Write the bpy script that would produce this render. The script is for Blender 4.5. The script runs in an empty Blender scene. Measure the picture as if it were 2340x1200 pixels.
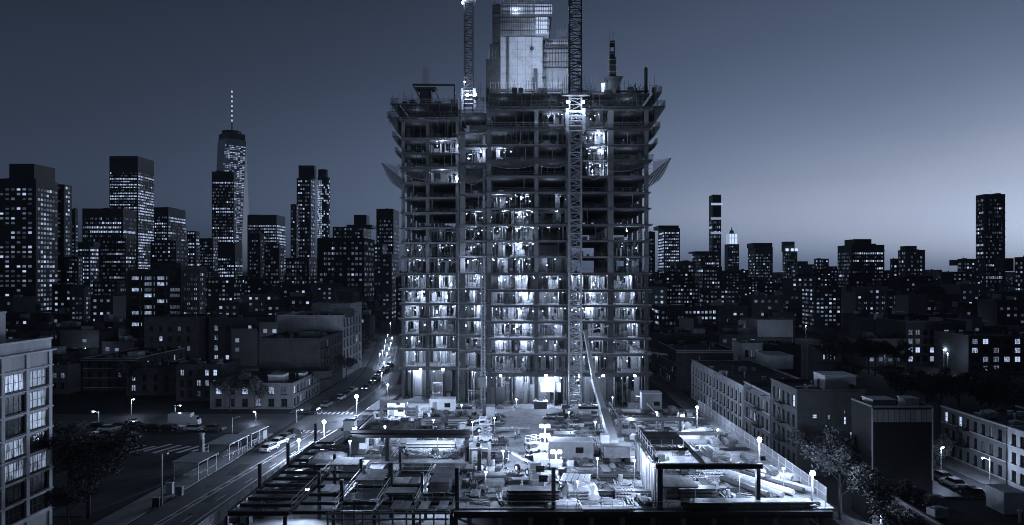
import bpy, math, random
from mathutils import Vector, Matrix
S = bpy.context.scene
C = S.collection
R = math.radians
rnd = random.Random(7)
# ---------------------------------------------------------------- camera
CAMZ, F, VX, VY = 34.0, 1600.0, 1198.0, 626.0
cam = bpy.data.objects.new('camera', bpy.data.cameras.new('camera'))
C.objects.link(cam); S.camera = cam
cam.location = (0, 0, CAMZ); cam.rotation_euler = (math.pi/2, 0, 0)
cam.data.lens = F/2340*36; cam.data.shift_x = -28/2340; cam.data.shift_y = 26/2340
cam.data.clip_start = 0.5; cam.data.clip_end = 20000
# ---------------------------------------------------------------- dusk sky
W = bpy.data.worlds.new('World'); S.world = W; W.use_nodes = True
nt = W.node_tree; bg = nt.nodes['Background']; bg.inputs[1].default_value = 0.1
def wn(t): return nt.nodes.new(t)
def wm(op, a, b=None):
    n = wn('ShaderNodeMath'); n.operation = op
    for i, v in ((0, a), (1, b)):
        if v is None: continue
        if isinstance(v, (int, float)): n.inputs[i].default_value = v
        else: nt.links.new(v, n.inputs[i])
    return n.outputs[0]
sk = wn('ShaderNodeTexSky'); sk.sky_type = 'NISHITA'; sk.sun_disc = False
sk.sun_elevation = R(-1); sk.sun_rotation = R(45)
bw = wn('ShaderNodeRGBToBW'); nt.links.new(sk.outputs[0], bw.inputs[0])
lum = wm('MULTIPLY', wm('POWER', bw.outputs[0], 1.84), 5.4)
tc = wn('ShaderNodeTexCoord'); sx = wn('ShaderNodeSeparateXYZ'); nt.links.new(tc.outputs['Generated'], sx.inputs[0])
up = wm('MAXIMUM', sx.outputs[2], 0.0)
glow = wm('EXPONENT', wm('MULTIPLY', up, -17.0))          # city air glow along the whole horizon
side = wm('ADD', wm('MULTIPLY', sx.outputs[0], 0.62), wm('ADD', wm('MULTIPLY', sx.outputs[1], 0.62), 0.0))
side = wm('MAXIMUM', wm('ADD', side, 0.05), 0.0)
cl_ = wn('ShaderNodeTexNoise'); cl_.inputs['Scale'].default_value = 2.2; cl_.inputs['Detail'].default_value = 3
mp_ = wn('ShaderNodeMapping'); mp_.inputs['Scale'].default_value = (1, 1, 4); mp_.inputs['Rotation'].default_value = (0, .25, 0)
nt.links.new(tc.outputs['Generated'], mp_.inputs[0]); nt.links.new(mp_.outputs[0], cl_.inputs[0])
lum = wm('ADD', lum, wm('MULTIPLY', glow, wm('ADD', 0.36, wm('MULTIPLY', wm('POWER', side, 2.0), 2.9))))
lum = wm('MULTIPLY', lum, wm('ADD', .93, wm('MULTIPLY', cl_.outputs[0], .26)))   # faint uneven haze
rp = wn('ShaderNodeValToRGB'); e = rp.color_ramp.elements
e[0].position = 0.0; e[0].color = (.41, .585, 1, 1); e[1].position = 1.0; e[1].color = (.64, .75, 1, 1)
m_ = e.new(.3); m_.color = (.44, .615, 1, 1)
nt.links.new(wm('MULTIPLY', lum, 0.17), rp.inputs[0])
mx = wn('ShaderNodeVectorMath'); mx.operation = 'SCALE'
nt.links.new(rp.outputs[0], mx.inputs[0]); nt.links.new(lum, mx.inputs[3]); nt.links.new(mx.outputs[0], bg.inputs[0])
S.view_settings.view_transform = 'Standard'; S.view_settings.look = 'None'
S.view_settings.exposure = 0.0; S.view_settings.gamma = 1.0; S.view_settings.use_curve_mapping = False
S.render.engine = 'CYCLES'
S.cycles.use_denoising = True; S.cycles.filter_width = 1.0; S.cycles.max_bounces = 4; S.cycles.diffuse_bounces = 2; S.cycles.glossy_bounces = 2
S.cycles.transmission_bounces = 3; S.cycles.transparent_max_bounces = 12
S.cycles.sample_clamp_indirect = 0.35; S.cycles.use_light_tree = True
S.cycles.caustics_reflective = False; S.cycles.caustics_refractive = False
# ---------------------------------------------------------------- helpers
def P(px, py, z=0.0):                    # ground point seen at photo pixel
    d = (CAMZ-z)*F/(py-VY); return ((px-VX)/F*d, d, z)
def PX(px, d): return (px-VX)/F*d
def PZ(py, d): return CAMZ-(py-VY)/F*d
class MB:
    def __init__(s): s.v = []; s.f = []; s.m = []
    def poly(s, pts, m=0):
        n = len(s.v); s.v += [tuple(p) for p in pts]; s.f.append(tuple(range(n, n+len(pts)))); s.m.append(m)
    def hexa(s, p, m=0):                 # 8 points: bottom ring 0-3, top ring 4-7
        n = len(s.v); s.v += [tuple(q) for q in p]
        for a in ((3,2,1,0),(4,5,6,7),(0,1,5,4),(1,2,6,5),(2,3,7,6),(3,0,4,7)):
            s.f.append(tuple(n+i for i in a)); s.m.append(m)
    def box(s, x0, x1, y0, y1, z0, z1, m=0):
        s.hexa([(x0,y0,z0),(x1,y0,z0),(x1,y1,z0),(x0,y1,z0),(x0,y0,z1),(x1,y0,z1),(x1,y1,z1),(x0,y1,z1)], m)
    def bar(s, p, q, w, h=None, m=0):
        p = Vector(p); q = Vector(q); h = h or w; a = (q-p).normalized()
        u = Vector((0,0,1)) if abs(a.z) < .9 else Vector((0,1,0))
        r = a.cross(u).normalized()*(w/2); t = r.cross(a).normalized()*(h/2)
        s.hexa([p-r-t, p+r-t, q+r-t, q-r-t, p-r+t, p+r+t, q+r+t, q-r+t], m)
    def ibeam(s, p, q, w, h, m=0):
        z = Vector((0,0,1)); p = Vector(p); q = Vector(q); t = h*.09
        s.bar(p+z*(h/2-t/2), q+z*(h/2-t/2), w, t, m); s.bar(p-z*(h/2-t/2), q-z*(h/2-t/2), w, t, m)
        s.bar(p, q, w*.14, h-2*t-.004, m)
    def cyl(s, p, q, r, n=8, r2=None, m=0, cap=True):
        p = Vector(p); q = Vector(q); r2 = r if r2 is None else r2; a = (q-p).normalized()
        u = Vector((0,0,1)) if abs(a.z) < .9 else Vector((1,0,0))
        x = a.cross(u).normalized(); y = a.cross(x); b = len(s.v)
        for c, rr in ((p, r), (q, r2)):
            for i in range(n):
                t = 2*math.pi*i/n; s.v.append(tuple(c+(x*math.cos(t)+y*math.sin(t))*rr))
        for i in range(n):
            j = (i+1) % n; s.f.append((b+i, b+j, b+n+j, b+n+i)); s.m.append(m)
        if cap:
            s.f.append(tuple(b+i for i in range(n-1,-1,-1))); s.m.append(m)
            s.f.append(tuple(b+n+i for i in range(n))); s.m.append(m)
    def tube(s, pts, r, n=6, m=0):
        for a, b in zip(pts[:-1], pts[1:]): s.cyl(a, b, r, n, None, m)
    def ball(s, c, r, nu=8, nv=6, m=0, sz=1.0):
        b = len(s.v); c = Vector(c)
        for j in range(nv+1):
            ph = math.pi*j/nv
            for i in range(nu):
                t = 2*math.pi*i/nu
                s.v.append((c.x+r*math.sin(ph)*math.cos(t), c.y+r*math.sin(ph)*math.sin(t), c.z+sz*r*math.cos(ph)))
        for j in range(nv):
            for i in range(nu):
                k = (i+1) % nu; s.f.append((b+j*nu+i, b+(j+1)*nu+i, b+(j+1)*nu+k, b+j*nu+k)); s.m.append(m)
    def prism(s, poly, y0, y1, m=0):     # x-z polygon pushed along y
        n = len(poly); b = len(s.v)
        s.v += [(x, y0, z) for x, z in poly]+[(x, y1, z) for x, z in poly]
        s.f.append(tuple(range(b, b+n))); s.m.append(m)
        s.f.append(tuple(range(b+2*n-1, b+n-1, -1))); s.m.append(m)
        for i in range(n):
            j = (i+1) % n; s.f.append((b+j, b+i, b+n+i, b+n+j)); s.m.append(m)
    def mesh(s, name, mats, smooth=False):
        me = bpy.data.meshes.new(name); me.from_pydata(s.v, [], s.f)
        mats = mats if isinstance(mats, (list, tuple)) else [mats]
        for x in mats: me.materials.append(x)
        if len(mats) > 1: me.polygons.foreach_set('material_index', s.m)
        if smooth: me.polygons.foreach_set('use_smooth', [True]*len(s.f))
        return me
    def build(s, name, mats, parent=None, smooth=False, kind=None, label=None):
        if not s.f: return None
        return place(name, s.mesh(name, mats, smooth), parent, kind=kind, label=label)
def place(name, me, parent=None, loc=(0,0,0), rz=0.0, kind=None, label=None):
    o = bpy.data.objects.new(name, me); C.objects.link(o)
    o.location = loc; o.rotation_euler = (0,0,rz)
    if parent is not None: o.parent = parent
    if kind: o['kind'] = kind
    if label: o['label'] = label
    return o
def tag(o, label, cat, group=None, kind=None):
    o['label'] = label; o['category'] = cat
    if group: o['group'] = group
    if kind: o['kind'] = kind
    return o
def thing(name, label, cat, loc=(0,0,0), rz=0.0, group=None):
    o = bpy.data.objects.new(name, None); C.objects.link(o); o.empty_display_size = .3
    o.location = loc; o.rotation_euler = (0,0,rz)
    return tag(o, label, cat, group)
KIDS = {}
def kids(o): return [c for c in o.children]
def dup(root, loc, rz=0.0, label=None, group=None, scale=None):
    r = root.copy(); C.objects.link(r); r.location = loc; r.rotation_euler = (0,0,rz)
    if scale: r.scale = (scale,)*3
    if label: r['label'] = label
    if group: r['group'] = group
    for ch in list(root.children):
        c = ch.copy(); C.objects.link(c); c.parent = r
        for g in list(ch.children):
            d = g.copy(); C.objects.link(d); d.parent = c
    return r
def struct(name, mb, mats):
    return mb.build(name, mats, kind='structure')
LT = (.56, .70, 1.0)                      # colour of the lamps in this toned dusk
def lamp(parent, loc, power, rad=.25, kind='POINT', rot=None, spot=None, col=LT):
    l = bpy.data.lights.new('lamp_light', kind); l.energy = power; l.color = col
    if kind == 'SPOT': l.spot_size = spot or R(110); l.spot_blend = .6
    l.shadow_soft_size = rad
    o = bpy.data.objects.new('lamp_light', l); C.objects.link(o); o.location = loc
    if rot: o.rotation_euler = rot
    if parent is not None: o.parent = parent
    return o
# ---------------------------------------------------------------- materials
MAT = {}
def mat(name, c, rough=.8, var=.35, scale=.8, metal=0.0, bump=0.0, spec=.1, streak=False):
    m = bpy.data.materials.new(name); m.use_nodes = True; n = m.node_tree; b = n.nodes['Principled BSDF']
    b.inputs['Roughness'].default_value = rough; b.inputs['Metallic'].default_value = metal
    b.inputs['Specular IOR Level'].default_value = spec
    col = (c, c*1.0, c*1.0, 1) if isinstance(c, (int, float)) else (*c, 1)
    if var:
        tc = n.nodes.new('ShaderNodeTexCoord'); mp = n.nodes.new('ShaderNodeMapping')
        mp.inputs['Scale'].default_value = (scale, scale, scale*(.25 if streak else 1))
        nz = n.nodes.new('ShaderNodeTexNoise'); nz.inputs['Scale'].default_value = 1.0; nz.inputs['Detail'].default_value = 6
        nz.inputs['Roughness'].default_value = .65
        oi = n.nodes.new('ShaderNodeObjectInfo')
        n.links.new(tc.outputs['Object'], mp.inputs[0]); n.links.new(mp.outputs[0], nz.inputs['Vector'])
        ad = n.nodes.new('ShaderNodeMath'); ad.operation = 'MULTIPLY_ADD'; ad.inputs[1].default_value = .25; 
        n.links.new(oi.outputs['Random'], ad.inputs[0]); n.links.new(nz.outputs['Fac'], ad.inputs[2])
        n2 = n.nodes.new('ShaderNodeTexNoise'); n2.inputs['Scale'].default_value = 7.0; n2.inputs['Detail'].default_value = 4; n2.inputs['Roughness'].default_value = .7
        n.links.new(mp.outputs[0], n2.inputs['Vector'])
        a2 = n.nodes.new('ShaderNodeMath'); a2.operation = 'MULTIPLY_ADD'; a2.inputs[1].default_value = .55; n.links.new(n2.outputs['Fac'], a2.inputs[0]); n.links.new(ad.outputs[0], a2.inputs[2])
        a3 = n.nodes.new('ShaderNodeMath'); a3.operation = 'ADD'; a3.inputs[1].default_value = -.27; n.links.new(a2.outputs[0], a3.inputs[0]); ad = a3
        cr = n.nodes.new('ShaderNodeValToRGB'); e = cr.color_ramp.elements
        e[0].position = .35; e[1].position = .85
        e[0].color = tuple(x*(1-var) for x in col[:3])+(1,); e[1].color = tuple(min(.9, x*(1+var)) for x in col[:3])+(1,)
        n.links.new(ad.outputs[0], cr.inputs[0]); n.links.new(cr.outputs[0], b.inputs['Base Color'])
        if bump:
            bp = n.nodes.new('ShaderNodeBump'); bp.inputs['Strength'].default_value = bump; bp.inputs['Distance'].default_value = .05
            n.links.new(nz.outputs['Fac'], bp.inputs['Height']); n.links.new(bp.outputs[0], b.inputs['Normal'])
    else: b.inputs['Base Color'].default_value = col
    MAT[name] = m; return m
def emit(name, lo, hi, power=2.0, island=False, col=LT, sample=False, curtain=False):
    m = bpy.data.materials.new(name); m.use_nodes = True; n = m.node_tree; b = n.nodes['Principled BSDF']
    b.inputs['Base Color'].default_value = (.03,.03,.03,1); b.inputs['Roughness'].default_value = .3
    b.inputs['Emission Color'].default_value = (*col, 1)
    if lo == hi: b.inputs['Emission Strength'].default_value = lo
    else:
        r = n.nodes.new('ShaderNodeNewGeometry').outputs['Random Per Island'] if island else n.nodes.new('ShaderNodeObjectInfo').outputs['Random']
        pw = n.nodes.new('ShaderNodeMath'); pw.operation = 'POWER'; pw.inputs[1].default_value = power
        n.links.new(r, pw.inputs[0])
        mr = n.nodes.new('ShaderNodeMapRange'); mr.inputs[3].default_value = lo; mr.inputs[4].default_value = hi
        n.links.new(pw.outputs[0], mr.inputs[0]); out = mr.outputs[0]
        if curtain:                        # rooms behind: brighter ceiling, curtains and furniture
            tc = n.nodes.new('ShaderNodeTexCoord'); nz = n.nodes.new('ShaderNodeTexNoise'); nz.inputs['Scale'].default_value = 2.2
            ad = n.nodes.new('ShaderNodeVectorMath'); ad.operation = 'ADD'
            cb = n.nodes.new('ShaderNodeCombineXYZ'); ml = n.nodes.new('ShaderNodeMath'); ml.operation = 'MULTIPLY'; ml.inputs[1].default_value = 57.0
            n.links.new(r, ml.inputs[0]); n.links.new(ml.outputs[0], cb.inputs[0]); n.links.new(ml.outputs[0], cb.inputs[2])
            n.links.new(tc.outputs['Object'], ad.inputs[0]); n.links.new(cb.outputs[0], ad.inputs[1]); sc_ = n.nodes.new('ShaderNodeVectorMath'); sc_.operation = 'MULTIPLY'; sc_.inputs[1].default_value = (1.5, 1, .3); n.links.new(ad.outputs[0], sc_.inputs[0]); n.links.new(sc_.outputs[0], nz.inputs['Vector'])
            m2 = n.nodes.new('ShaderNodeMapRange'); m2.inputs[1].default_value = .35; m2.inputs[2].default_value = .65
            m2.inputs[3].default_value = .06; m2.inputs[4].default_value = 1.5
            n.links.new(nz.outputs['Fac'], m2.inputs[0])
            mu = n.nodes.new('ShaderNodeMath'); mu.operation = 'MULTIPLY'; n.links.new(out, mu.inputs[0]); n.links.new(m2.outputs[0], mu.inputs[1]); out = mu.outputs[0]
        n.links.new(out, b.inputs['Emission Strength'])
    try: m.cycles.emission_sampling = 'AUTO' if sample else 'NONE'
    except Exception: pass
    MAT[name] = m; return m
asphalt = mat('asphalt', .075, .55, .35, .25, bump=.1, spec=.5)
ground_m = mat('city_ground', .035, .9, .5, .02)
pave = mat('pavement', .20, .85, .3, .5)
paint = mat('road_paint', .8, .7, .3, 1.5)
conc = mat('concrete', .30, .85, .3, .35, bump=.15)
conc_l = mat('pale_concrete', .33, .8, .28, .3, bump=.1, streak=True)
slab_m = mat('slab_concrete', .27, .85, .35, .5, bump=.1)
deck_m = mat('deck_concrete', .22, .7, .75, .5, bump=.1)
steel = mat('dark_steel', .035, .5, .5, .6, spec=.5)
steel_l = mat('grey_steel', .22, .5, .4, .5, spec=.5)
galv = mat('galvanised', .42, .45, .3, .8, spec=.5)
cranem = mat('crane_paint', .50, .5, .3, .7); crane_shade = mat('unlit_crane_tone', .07, .5, .3, .7); shade_dark = mat('dark_panel_and_shade', .09, .6, .4, .4)  # two darker tones: unlit upper mast and backlit lower facade shade as colour
dirt = mat('site_dirt', .14, .9, .5, .3, bump=.2)
ply = mat('plywood', .30, .8, .4, .6)
ply_d = mat('dark_plywood', .12, .8, .5, .6)
wood = mat('timber', .25, .85, .4, 1.2)
white = mat('white_paint', .55, .55, .15, .8)
tarp = mat('white_tarp', .5, .7, .2, 1.5, bump=.4)
tarp_d = mat('dark_tarp', .08, .7, .4, 1.5, bump=.5)
stone = mat('pale_stone', .44, .8, .25, .5, streak=True)
stone_b = mat('stone_band', .52, .8, .2, .5)
brick_d = mat('dark_brick', .06, .9, .4, .5, bump=.2)
brick_m = mat('brick', .13, .9, .35, .5, bump=.2)
brick_p = mat('pale_brick', .42, .9, .3, .4, bump=.1, streak=True)
stucco = mat('stucco', .46, .9, .25, .3, streak=True)
roofm = mat('roof_tar', .05, .85, .5, .2)
metal_roof = mat('metal_roof', .48, .5, .25, .5)
frame_d = mat('dark_frame', .03, .5, 0)
frame_l = mat('pale_frame', .40, .6, 0)
glass = mat('dark_glass', .012, .12, 0, spec=.6)
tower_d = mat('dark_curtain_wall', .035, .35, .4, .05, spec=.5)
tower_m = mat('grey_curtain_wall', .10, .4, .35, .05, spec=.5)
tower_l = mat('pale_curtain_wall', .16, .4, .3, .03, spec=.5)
rubber = mat('rubber', .02, .9, 0)
bark = mat('bark', .06, .95, .4, 2)
leaf = mat('leaves', .10, .8, .45, .5)
leaf2 = mat('dark_leaves', .055, .85, .45, .5)
skin_m = mat('skin', .35, .6, 0)
cloth_d = mat('work_trousers', .06, .9, .3, 3)
vest_m = mat('reflective_vest', .55, .6, .2, 3)
hat_m = mat('hard_hat', .7, .35, 0)
car_w = mat('white_car_paint', .65, .25, 0, spec=.6)
car_g = mat('grey_car_paint', .14, .25, 0, spec=.6)
car_d = mat('black_car_paint', .02, .2, 0, spec=.6)
lens_r = mat('tail_lens', .12, .2, 0)
lens_w = mat('head_lens', .6, .15, 0)
fabric = mat('net_fabric', .10, .9, .3, 1)
win_far = emit('far_lit_window', .05, .95, 2.4, island=True)
win_row = emit('office_lit_window', .15, 1.3, 1.4, island=True)
win_dim = emit('dim_lit_window', .02, .22, 1.6, island=True)
win_near = emit('near_lit_window', .05, .95, 1.7, curtain=True)
win_bright = emit('bright_lit_window', 1.0, 1.0)
lampglow = emit('lamp_glow', 40, 40); sparkle = emit('bulb_glow', 14, 14)
floodglow = emit('floodlight_glow', 90, 90)
tube_m = emit('tube_light', 6, 6)
dimlamp = emit('small_lamp', 8, 8)
# sheer debris netting: woven cloth with real see-through holes
netm = bpy.data.materials.new('debris_net'); netm.use_nodes = True
n_ = netm.node_tree; b_ = n_.nodes['Principled BSDF']; b_.inputs['Base Color'].default_value = (.3,.3,.3,1); b_.inputs['Roughness'].default_value = .9
b_.inputs['Alpha'].default_value = .5
net2 = netm.copy(); net2.name = 'close_net'; net2.node_tree.nodes['Principled BSDF'].inputs['Alpha'].default_value = .5; net2.node_tree.nodes['Principled BSDF'].inputs['Base Color'].default_value = (.12,.12,.12,1)
meshm = netm.copy(); meshm.name = 'fence_mesh'; meshm.node_tree.nodes['Principled BSDF'].inputs['Alpha'].default_value = .55
# ================================================================ setting
g = MB(); g.poly([(-4900,-300,-.02),(4900,-300,-.02),(4900,4990,-.02),(-4900,4990,-.02)]); struct('ground', g, ground_m)
# avenue left of the site (edges follow the photo), bends away beyond the crossing
def strip(L, Rr, z, m, name):
    b = MB()
    for (a, c), (a2, c2) in zip(zip(L, Rr), list(zip(L, Rr))[1:]):
        b.poly([(a[0],a[1],z),(c[0],c[1],z),(c2[0],c2[1],z),(a2[0],a2[1],z)])
    return struct(name, b, m)
ys = [50, 95, 128, 170, 214, 250, 330, 450, 700, 1100]
xr = [-45.6, -44.6, -43.2, -40.2, -39.2, -43.5, -56, -78, -128, -208]
xl = [-57.0, -53.6, -52.6, -52.0, -52.6, -56.5, -70, -93, -146, -230]
strip([(x,y) for x,y in zip(xl,ys)], [(x,y) for x,y in zip(xr,ys)], .004, asphalt, 'avenue')
strip([(-400,151),(-60,152)], [(-400,168),(-60,169)], 0.0, asphalt, 'cross_street') if False else None
b = MB(); b.poly([(-420,150,.001),(-53.2,150,.001),(-53.2,170,.001),(-420,170,.001)]); struct('cross_street', b, asphalt)
def kerbed(name, pts, m=pave, h=.13):
    b = MB(); n = len(pts)
    b.poly([(x,y,h) for x,y in pts])
    for i in range(n):
        p, q = pts[i], pts[(i+1) % n]; b.poly([(p[0],p[1],0),(q[0],q[1],0),(q[0],q[1],h),(p[0],p[1],h)])
    return struct(name, b, m)
kerbed('sidewalk', [(-61.5,60),(-56.2,60),(-53.9,95),(-52.9,128),(-53.4,149),(-57.5,149),(-57.2,128),(-58.4,95)])
kerbed('sidewalk', [(-57.5,171),(-52.3,171),(-52.9,214),(-56.8,250),(-70.3,330),(-93.3,450),(-97,450),(-74,330),(-60.5,250),(-57.6,214)])
kerbed('sidewalk', [(-44.3,60),(-38,60),(-38,92),(-36.6,150),(-34.5,214),(-38.9,214),(-39.9,170),(-42.9,128),(-44.2,95)])
kerbed('sidewalk', [(40.2,60),(42.4,60),(42.4,240),(40.2,240)])
b = MB(); b.poly([(42.41,60,.002),(52,60,.002),(52,92,.002),(45.6,92,.002),(45.6,240,.002),(42.41,240,.002)]); struct('side_street', b, asphalt)
b = MB(); b.poly([(58,60,.002),(74,60,.002),(74,240,.002),(58,240,.002)]); struct('back_street', b, asphalt)
kerbed('sidewalk', [(74.1,60),(77.6,60),(77.6,240),(74.1,240)])
kerbed('plaza', [(-150,98),(-61.8,98),(-58.6,112),(-57.7,148.6),(-150,148.6)], mat('plaza_paving', .05, .9, .5, .15), .11)
def marks(segs, w, z=.009, name='road_marking'):
    b = MB()
    for (x0,y0),(x1,y1) in segs:
        dx, dy = x1-x0, y1-y0; l = math.hypot(dx,dy); nx, ny = -dy/l*w/2, dx/l*w/2
        b.poly([(x0+nx,y0+ny,z),(x0-nx,y0-ny,z),(x1-nx,y1-ny,z),(x1+nx,y1+ny,z)])
    struct(name, b, paint)
def lerp(a, xs, ys_):
    for i in range(len(xs)-1):
        if xs[i] <= a <= xs[i+1]:
            t = (a-xs[i])/(xs[i+1]-xs[i]); return ys_[i]+(ys_[i+1]-ys_[i])*t
def cl(y): return lerp(y, [50,95,128,170,214,250,330,450], [-51.6,-49.6,-46.9,-44.0,-43.6,-47.5,-60,-82.5])
def line(off, y0, y1, st=6):
    r = []; y = y0
    while y < y1: r.append(((cl(y)+off,y),(cl(min(y+st,y1))+off,min(y+st,y1)))); y += st
    return r
marks(line(-.55,60,150)+line(.35,60,150), .14)
marks([((cl(y)-.48,y),(cl(y)+.28,y+1.3)) for y in range(70,148,4)], .14)
marks(line(0,172,330)+line(.35,172,330), .12)
marks([((cl(y)+2.6,y),(cl(y+2.6)+2.6,y+2.6)) for y in range(60,145,9)], .13)
marks([((lerp(y,ys,xr)-.55,y),(lerp(y+6,ys,xr)-.55,y+6)) for y in range(60,144,6)], .16)
marks([((cl(150)-4.6+i*1.1,149.5),(cl(150)-4.6+i*1.1,152.3)) for i in range(9)], .5, name='crosswalk')
marks([((cl(171)-8+i*1.1,169.6),(cl(171)-8+i*1.1,172.4)) for i in range(10)], .5, name='crosswalk')
marks([((-79.5+i*2.3,132.5+(i%2)*1.2),(-77.2+i*2.3,139.5-(i%3)*.9)) for i in range(9)], .85, z=.122, name='plaza_marking')

b = MB()
for x0,y0,w,l,a in ((-48,104,1.4,5,.2),(-50.5,118,2,7,.05),(-44.8,133,1.2,4,-.1),(-47.6,86,1.6,8,.12),(-42.5,146,1.8,6,-.1),(-50,140,1.2,9,-.12),(-46,160,3,2,0)):
    c, s_ = math.cos(a), math.sin(a); b.poly([(x0+u*c-v*s_,y0+u*s_+v*c,.006) for u, v in ((0,0),(w,0),(w,l),(0,l))])
struct('asphalt_patch', b, mat('fresh_asphalt', .045, .8, .3, .6))
for i, (x, y) in enumerate(((-47.2,99),(-50.6,112),(-45.8,126),(-48.6,137),(-43,152))):
    b = MB(); b.cyl((0,0,0),(0,0,.012),.38,16); o = tag(b.build('manhole_cover', [roofm]), 'round iron manhole cover in the avenue, %s up from the bottom' % ('first','second','third','fourth','fifth')[i], 'manhole cover'); o.location = (x,y,.008)
# ================================================================ building kit
def facade(mb, O, U, N, w, h, wins, dep=.3, m=0):
    O = Vector(O); U = Vector(U); N = Vector(N); Z = Vector((0,0,1))
    us = sorted({0.0, w} | {x for a in wins for x in (a[0], a[2])}); vs = sorted({0.0, h} | {x for a in wins for x in (a[1], a[3])})
    ws = {}
    for a in wins: ws[(round(a[0],3), round(a[1],3))] = a
    pt = lambda u, v, d=0: O+U*u+Z*v-N*d
    hole = lambda u, v: any(a[0] < u < a[2] and a[1] < v < a[3] for a in wins)
    # merge cells along u to keep it light
    for j in range(len(vs)-1):
        vm = (vs[j]+vs[j+1])/2; row = [a for a in wins if a[1] < vm < a[3]]
        st = 0.0
        for a in sorted(row)+[(w, 0, w, 0)]:
            if a[0]-st > 1e-4: mb.poly([pt(st,vs[j]), pt(a[0],vs[j]), pt(a[0],vs[j+1]), pt(st,vs[j+1])], m)
            st = a[2]
    for a in wins:
        u0, v0, u1, v1 = a[:4]
        for (p, q) in (((u0,v0),(u1,v0)), ((u1,v0),(u1,v1)), ((u1,v1),(u0,v1)), ((u0,v1),(u0,v0))):
            mb.poly([pt(*p), pt(*q), pt(*q, dep), pt(*p, dep)], m)
ROOFV = []
for k_ in range(5):
    b = MB()
    if k_ == 0: b.box(-.4,.4,-.3,.3,0,.7); b.box(-.5,.5,-.4,.4,.702,.8)
    elif k_ == 1: b.cyl((0,0,0),(0,0,1.3),.14,8); b.cyl((0,0,1.3),(0,0,1.5),.28,8,.1)
    elif k_ == 2: b.box(-.9,.9,-.6,.6,.25,1.2); b.cyl((0,0,1.2),(0,0,1.32),.5,12); b.box(-.8,-.7,-.5,.5,0,.249); b.box(.7,.8,-.5,.5,0,.249)
    elif k_ == 3: b.bar((-2.2,0,.25),(2.2,.3,.25),.12); b.bar((-1.5,0,0),(-1.5,0,.2),.08); b.bar((1.5,.2,0),(1.5,.2,.2),.08)
    else: b.cyl((0,0,0),(0,0,3.2),.04,5); b.bar((-.5,0,3),(.5,0,3),.03); b.bar((-.4,0,2.6),(.4,0,2.6),.03)
    ROOFV.append(b.mesh('roof_vent', [(galv,galv,steel_l,steel,steel)[k_]]))
b = MB(); b.cyl((0,0,2.2),(0,0,5.2),1.5,14,1.4); b.cyl((0,0,5.2),(0,0,6.4),1.65,14,.05)
for sx in (-1,1):
    for sy in (-1,1): b.bar((sx*.95,sy*.95,0),(sx*.9,sy*.9,2.2),.18)
b.bar((-.95,-.95,.2),(.95,-.9,2),.08); b.bar((.95,-.95,.2),(-.95,-.9,2),.08); TANK = b.mesh('water_tank', [ply_d])
WM = {}
def win_meshes(w, h, nx, ny, fm, lit, dep):
    k = (round(w,2), round(h,2), nx, ny, fm.name, lit)
    if k in WM: return WM[k]
    b = MB(); t = .07 if w > 1.5 else .06
    b.box(-w/2, w/2, -.05, .05, 0, t); b.box(-w/2, w/2, -.05, .05, h-t, h)
    b.box(-w/2, -w/2+t, -.049, .049, t+.001, h-t-.001); b.box(w/2-t, w/2, -.049, .049, t+.001, h-t-.001)
    for i in range(1, nx): b.box(-w/2+w*i/nx-.035, -w/2+w*i/nx+.035, -.04, .04, t+.001, h-t-.001)
    for j in range(1, ny): b.box(-w/2+t+.001, w/2-t-.001, -.035, .035, h*j/ny-.03, h*j/ny+.03)
    b.box(-w/2-.08, w/2+.08, -dep-.1, -.052, -.1, .03)
    p = MB(); p.box(-w/2+.02, w/2-.02, -.008, .008, .02, h-.02)
    m = {0: glass, 1: win_near, 2: win_bright}[lit]
    WM[k] = (b.mesh('window', [fm]), p.mesh('pane', [m])); return WM[k]
def windows(parent, O, U, N, wins, nx=2, ny=2, fm=None, dep=.25):
    O = Vector(O); U = Vector(U); N = Vector(N); rz = math.atan2(U.y, U.x)
    for a in wins:
        u0, v0, u1, v1 = a[:4]; lit = a[4] if len(a) > 4 else 0
        f, p = win_meshes(u1-u0, v1-v0, nx, ny, fm or frame_d, lit, dep)
        c = O+U*((u0+u1)/2)-N*(dep*.75); c.z += v0
        o = place('window', f, parent, c, rz); place('pane', p, o, (0,0,0))
def grid(w, h, nb, nf, ww, wh, z0, fh, pl, side=.5, bright=.1, r=rnd):
    res = []; bw = (w-2*side)/nb
    for j in range(nf):
        for i in range(nb):
            u = side+bw*(i+.5); v = z0+fh*j
            if v+wh > h-.3: continue
            q = r.random(); lit = 0 if q > pl else (2 if q < pl*bright else 1)
            res.append((u-ww/2, v, u+ww/2, v+wh, lit))
    return res
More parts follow.
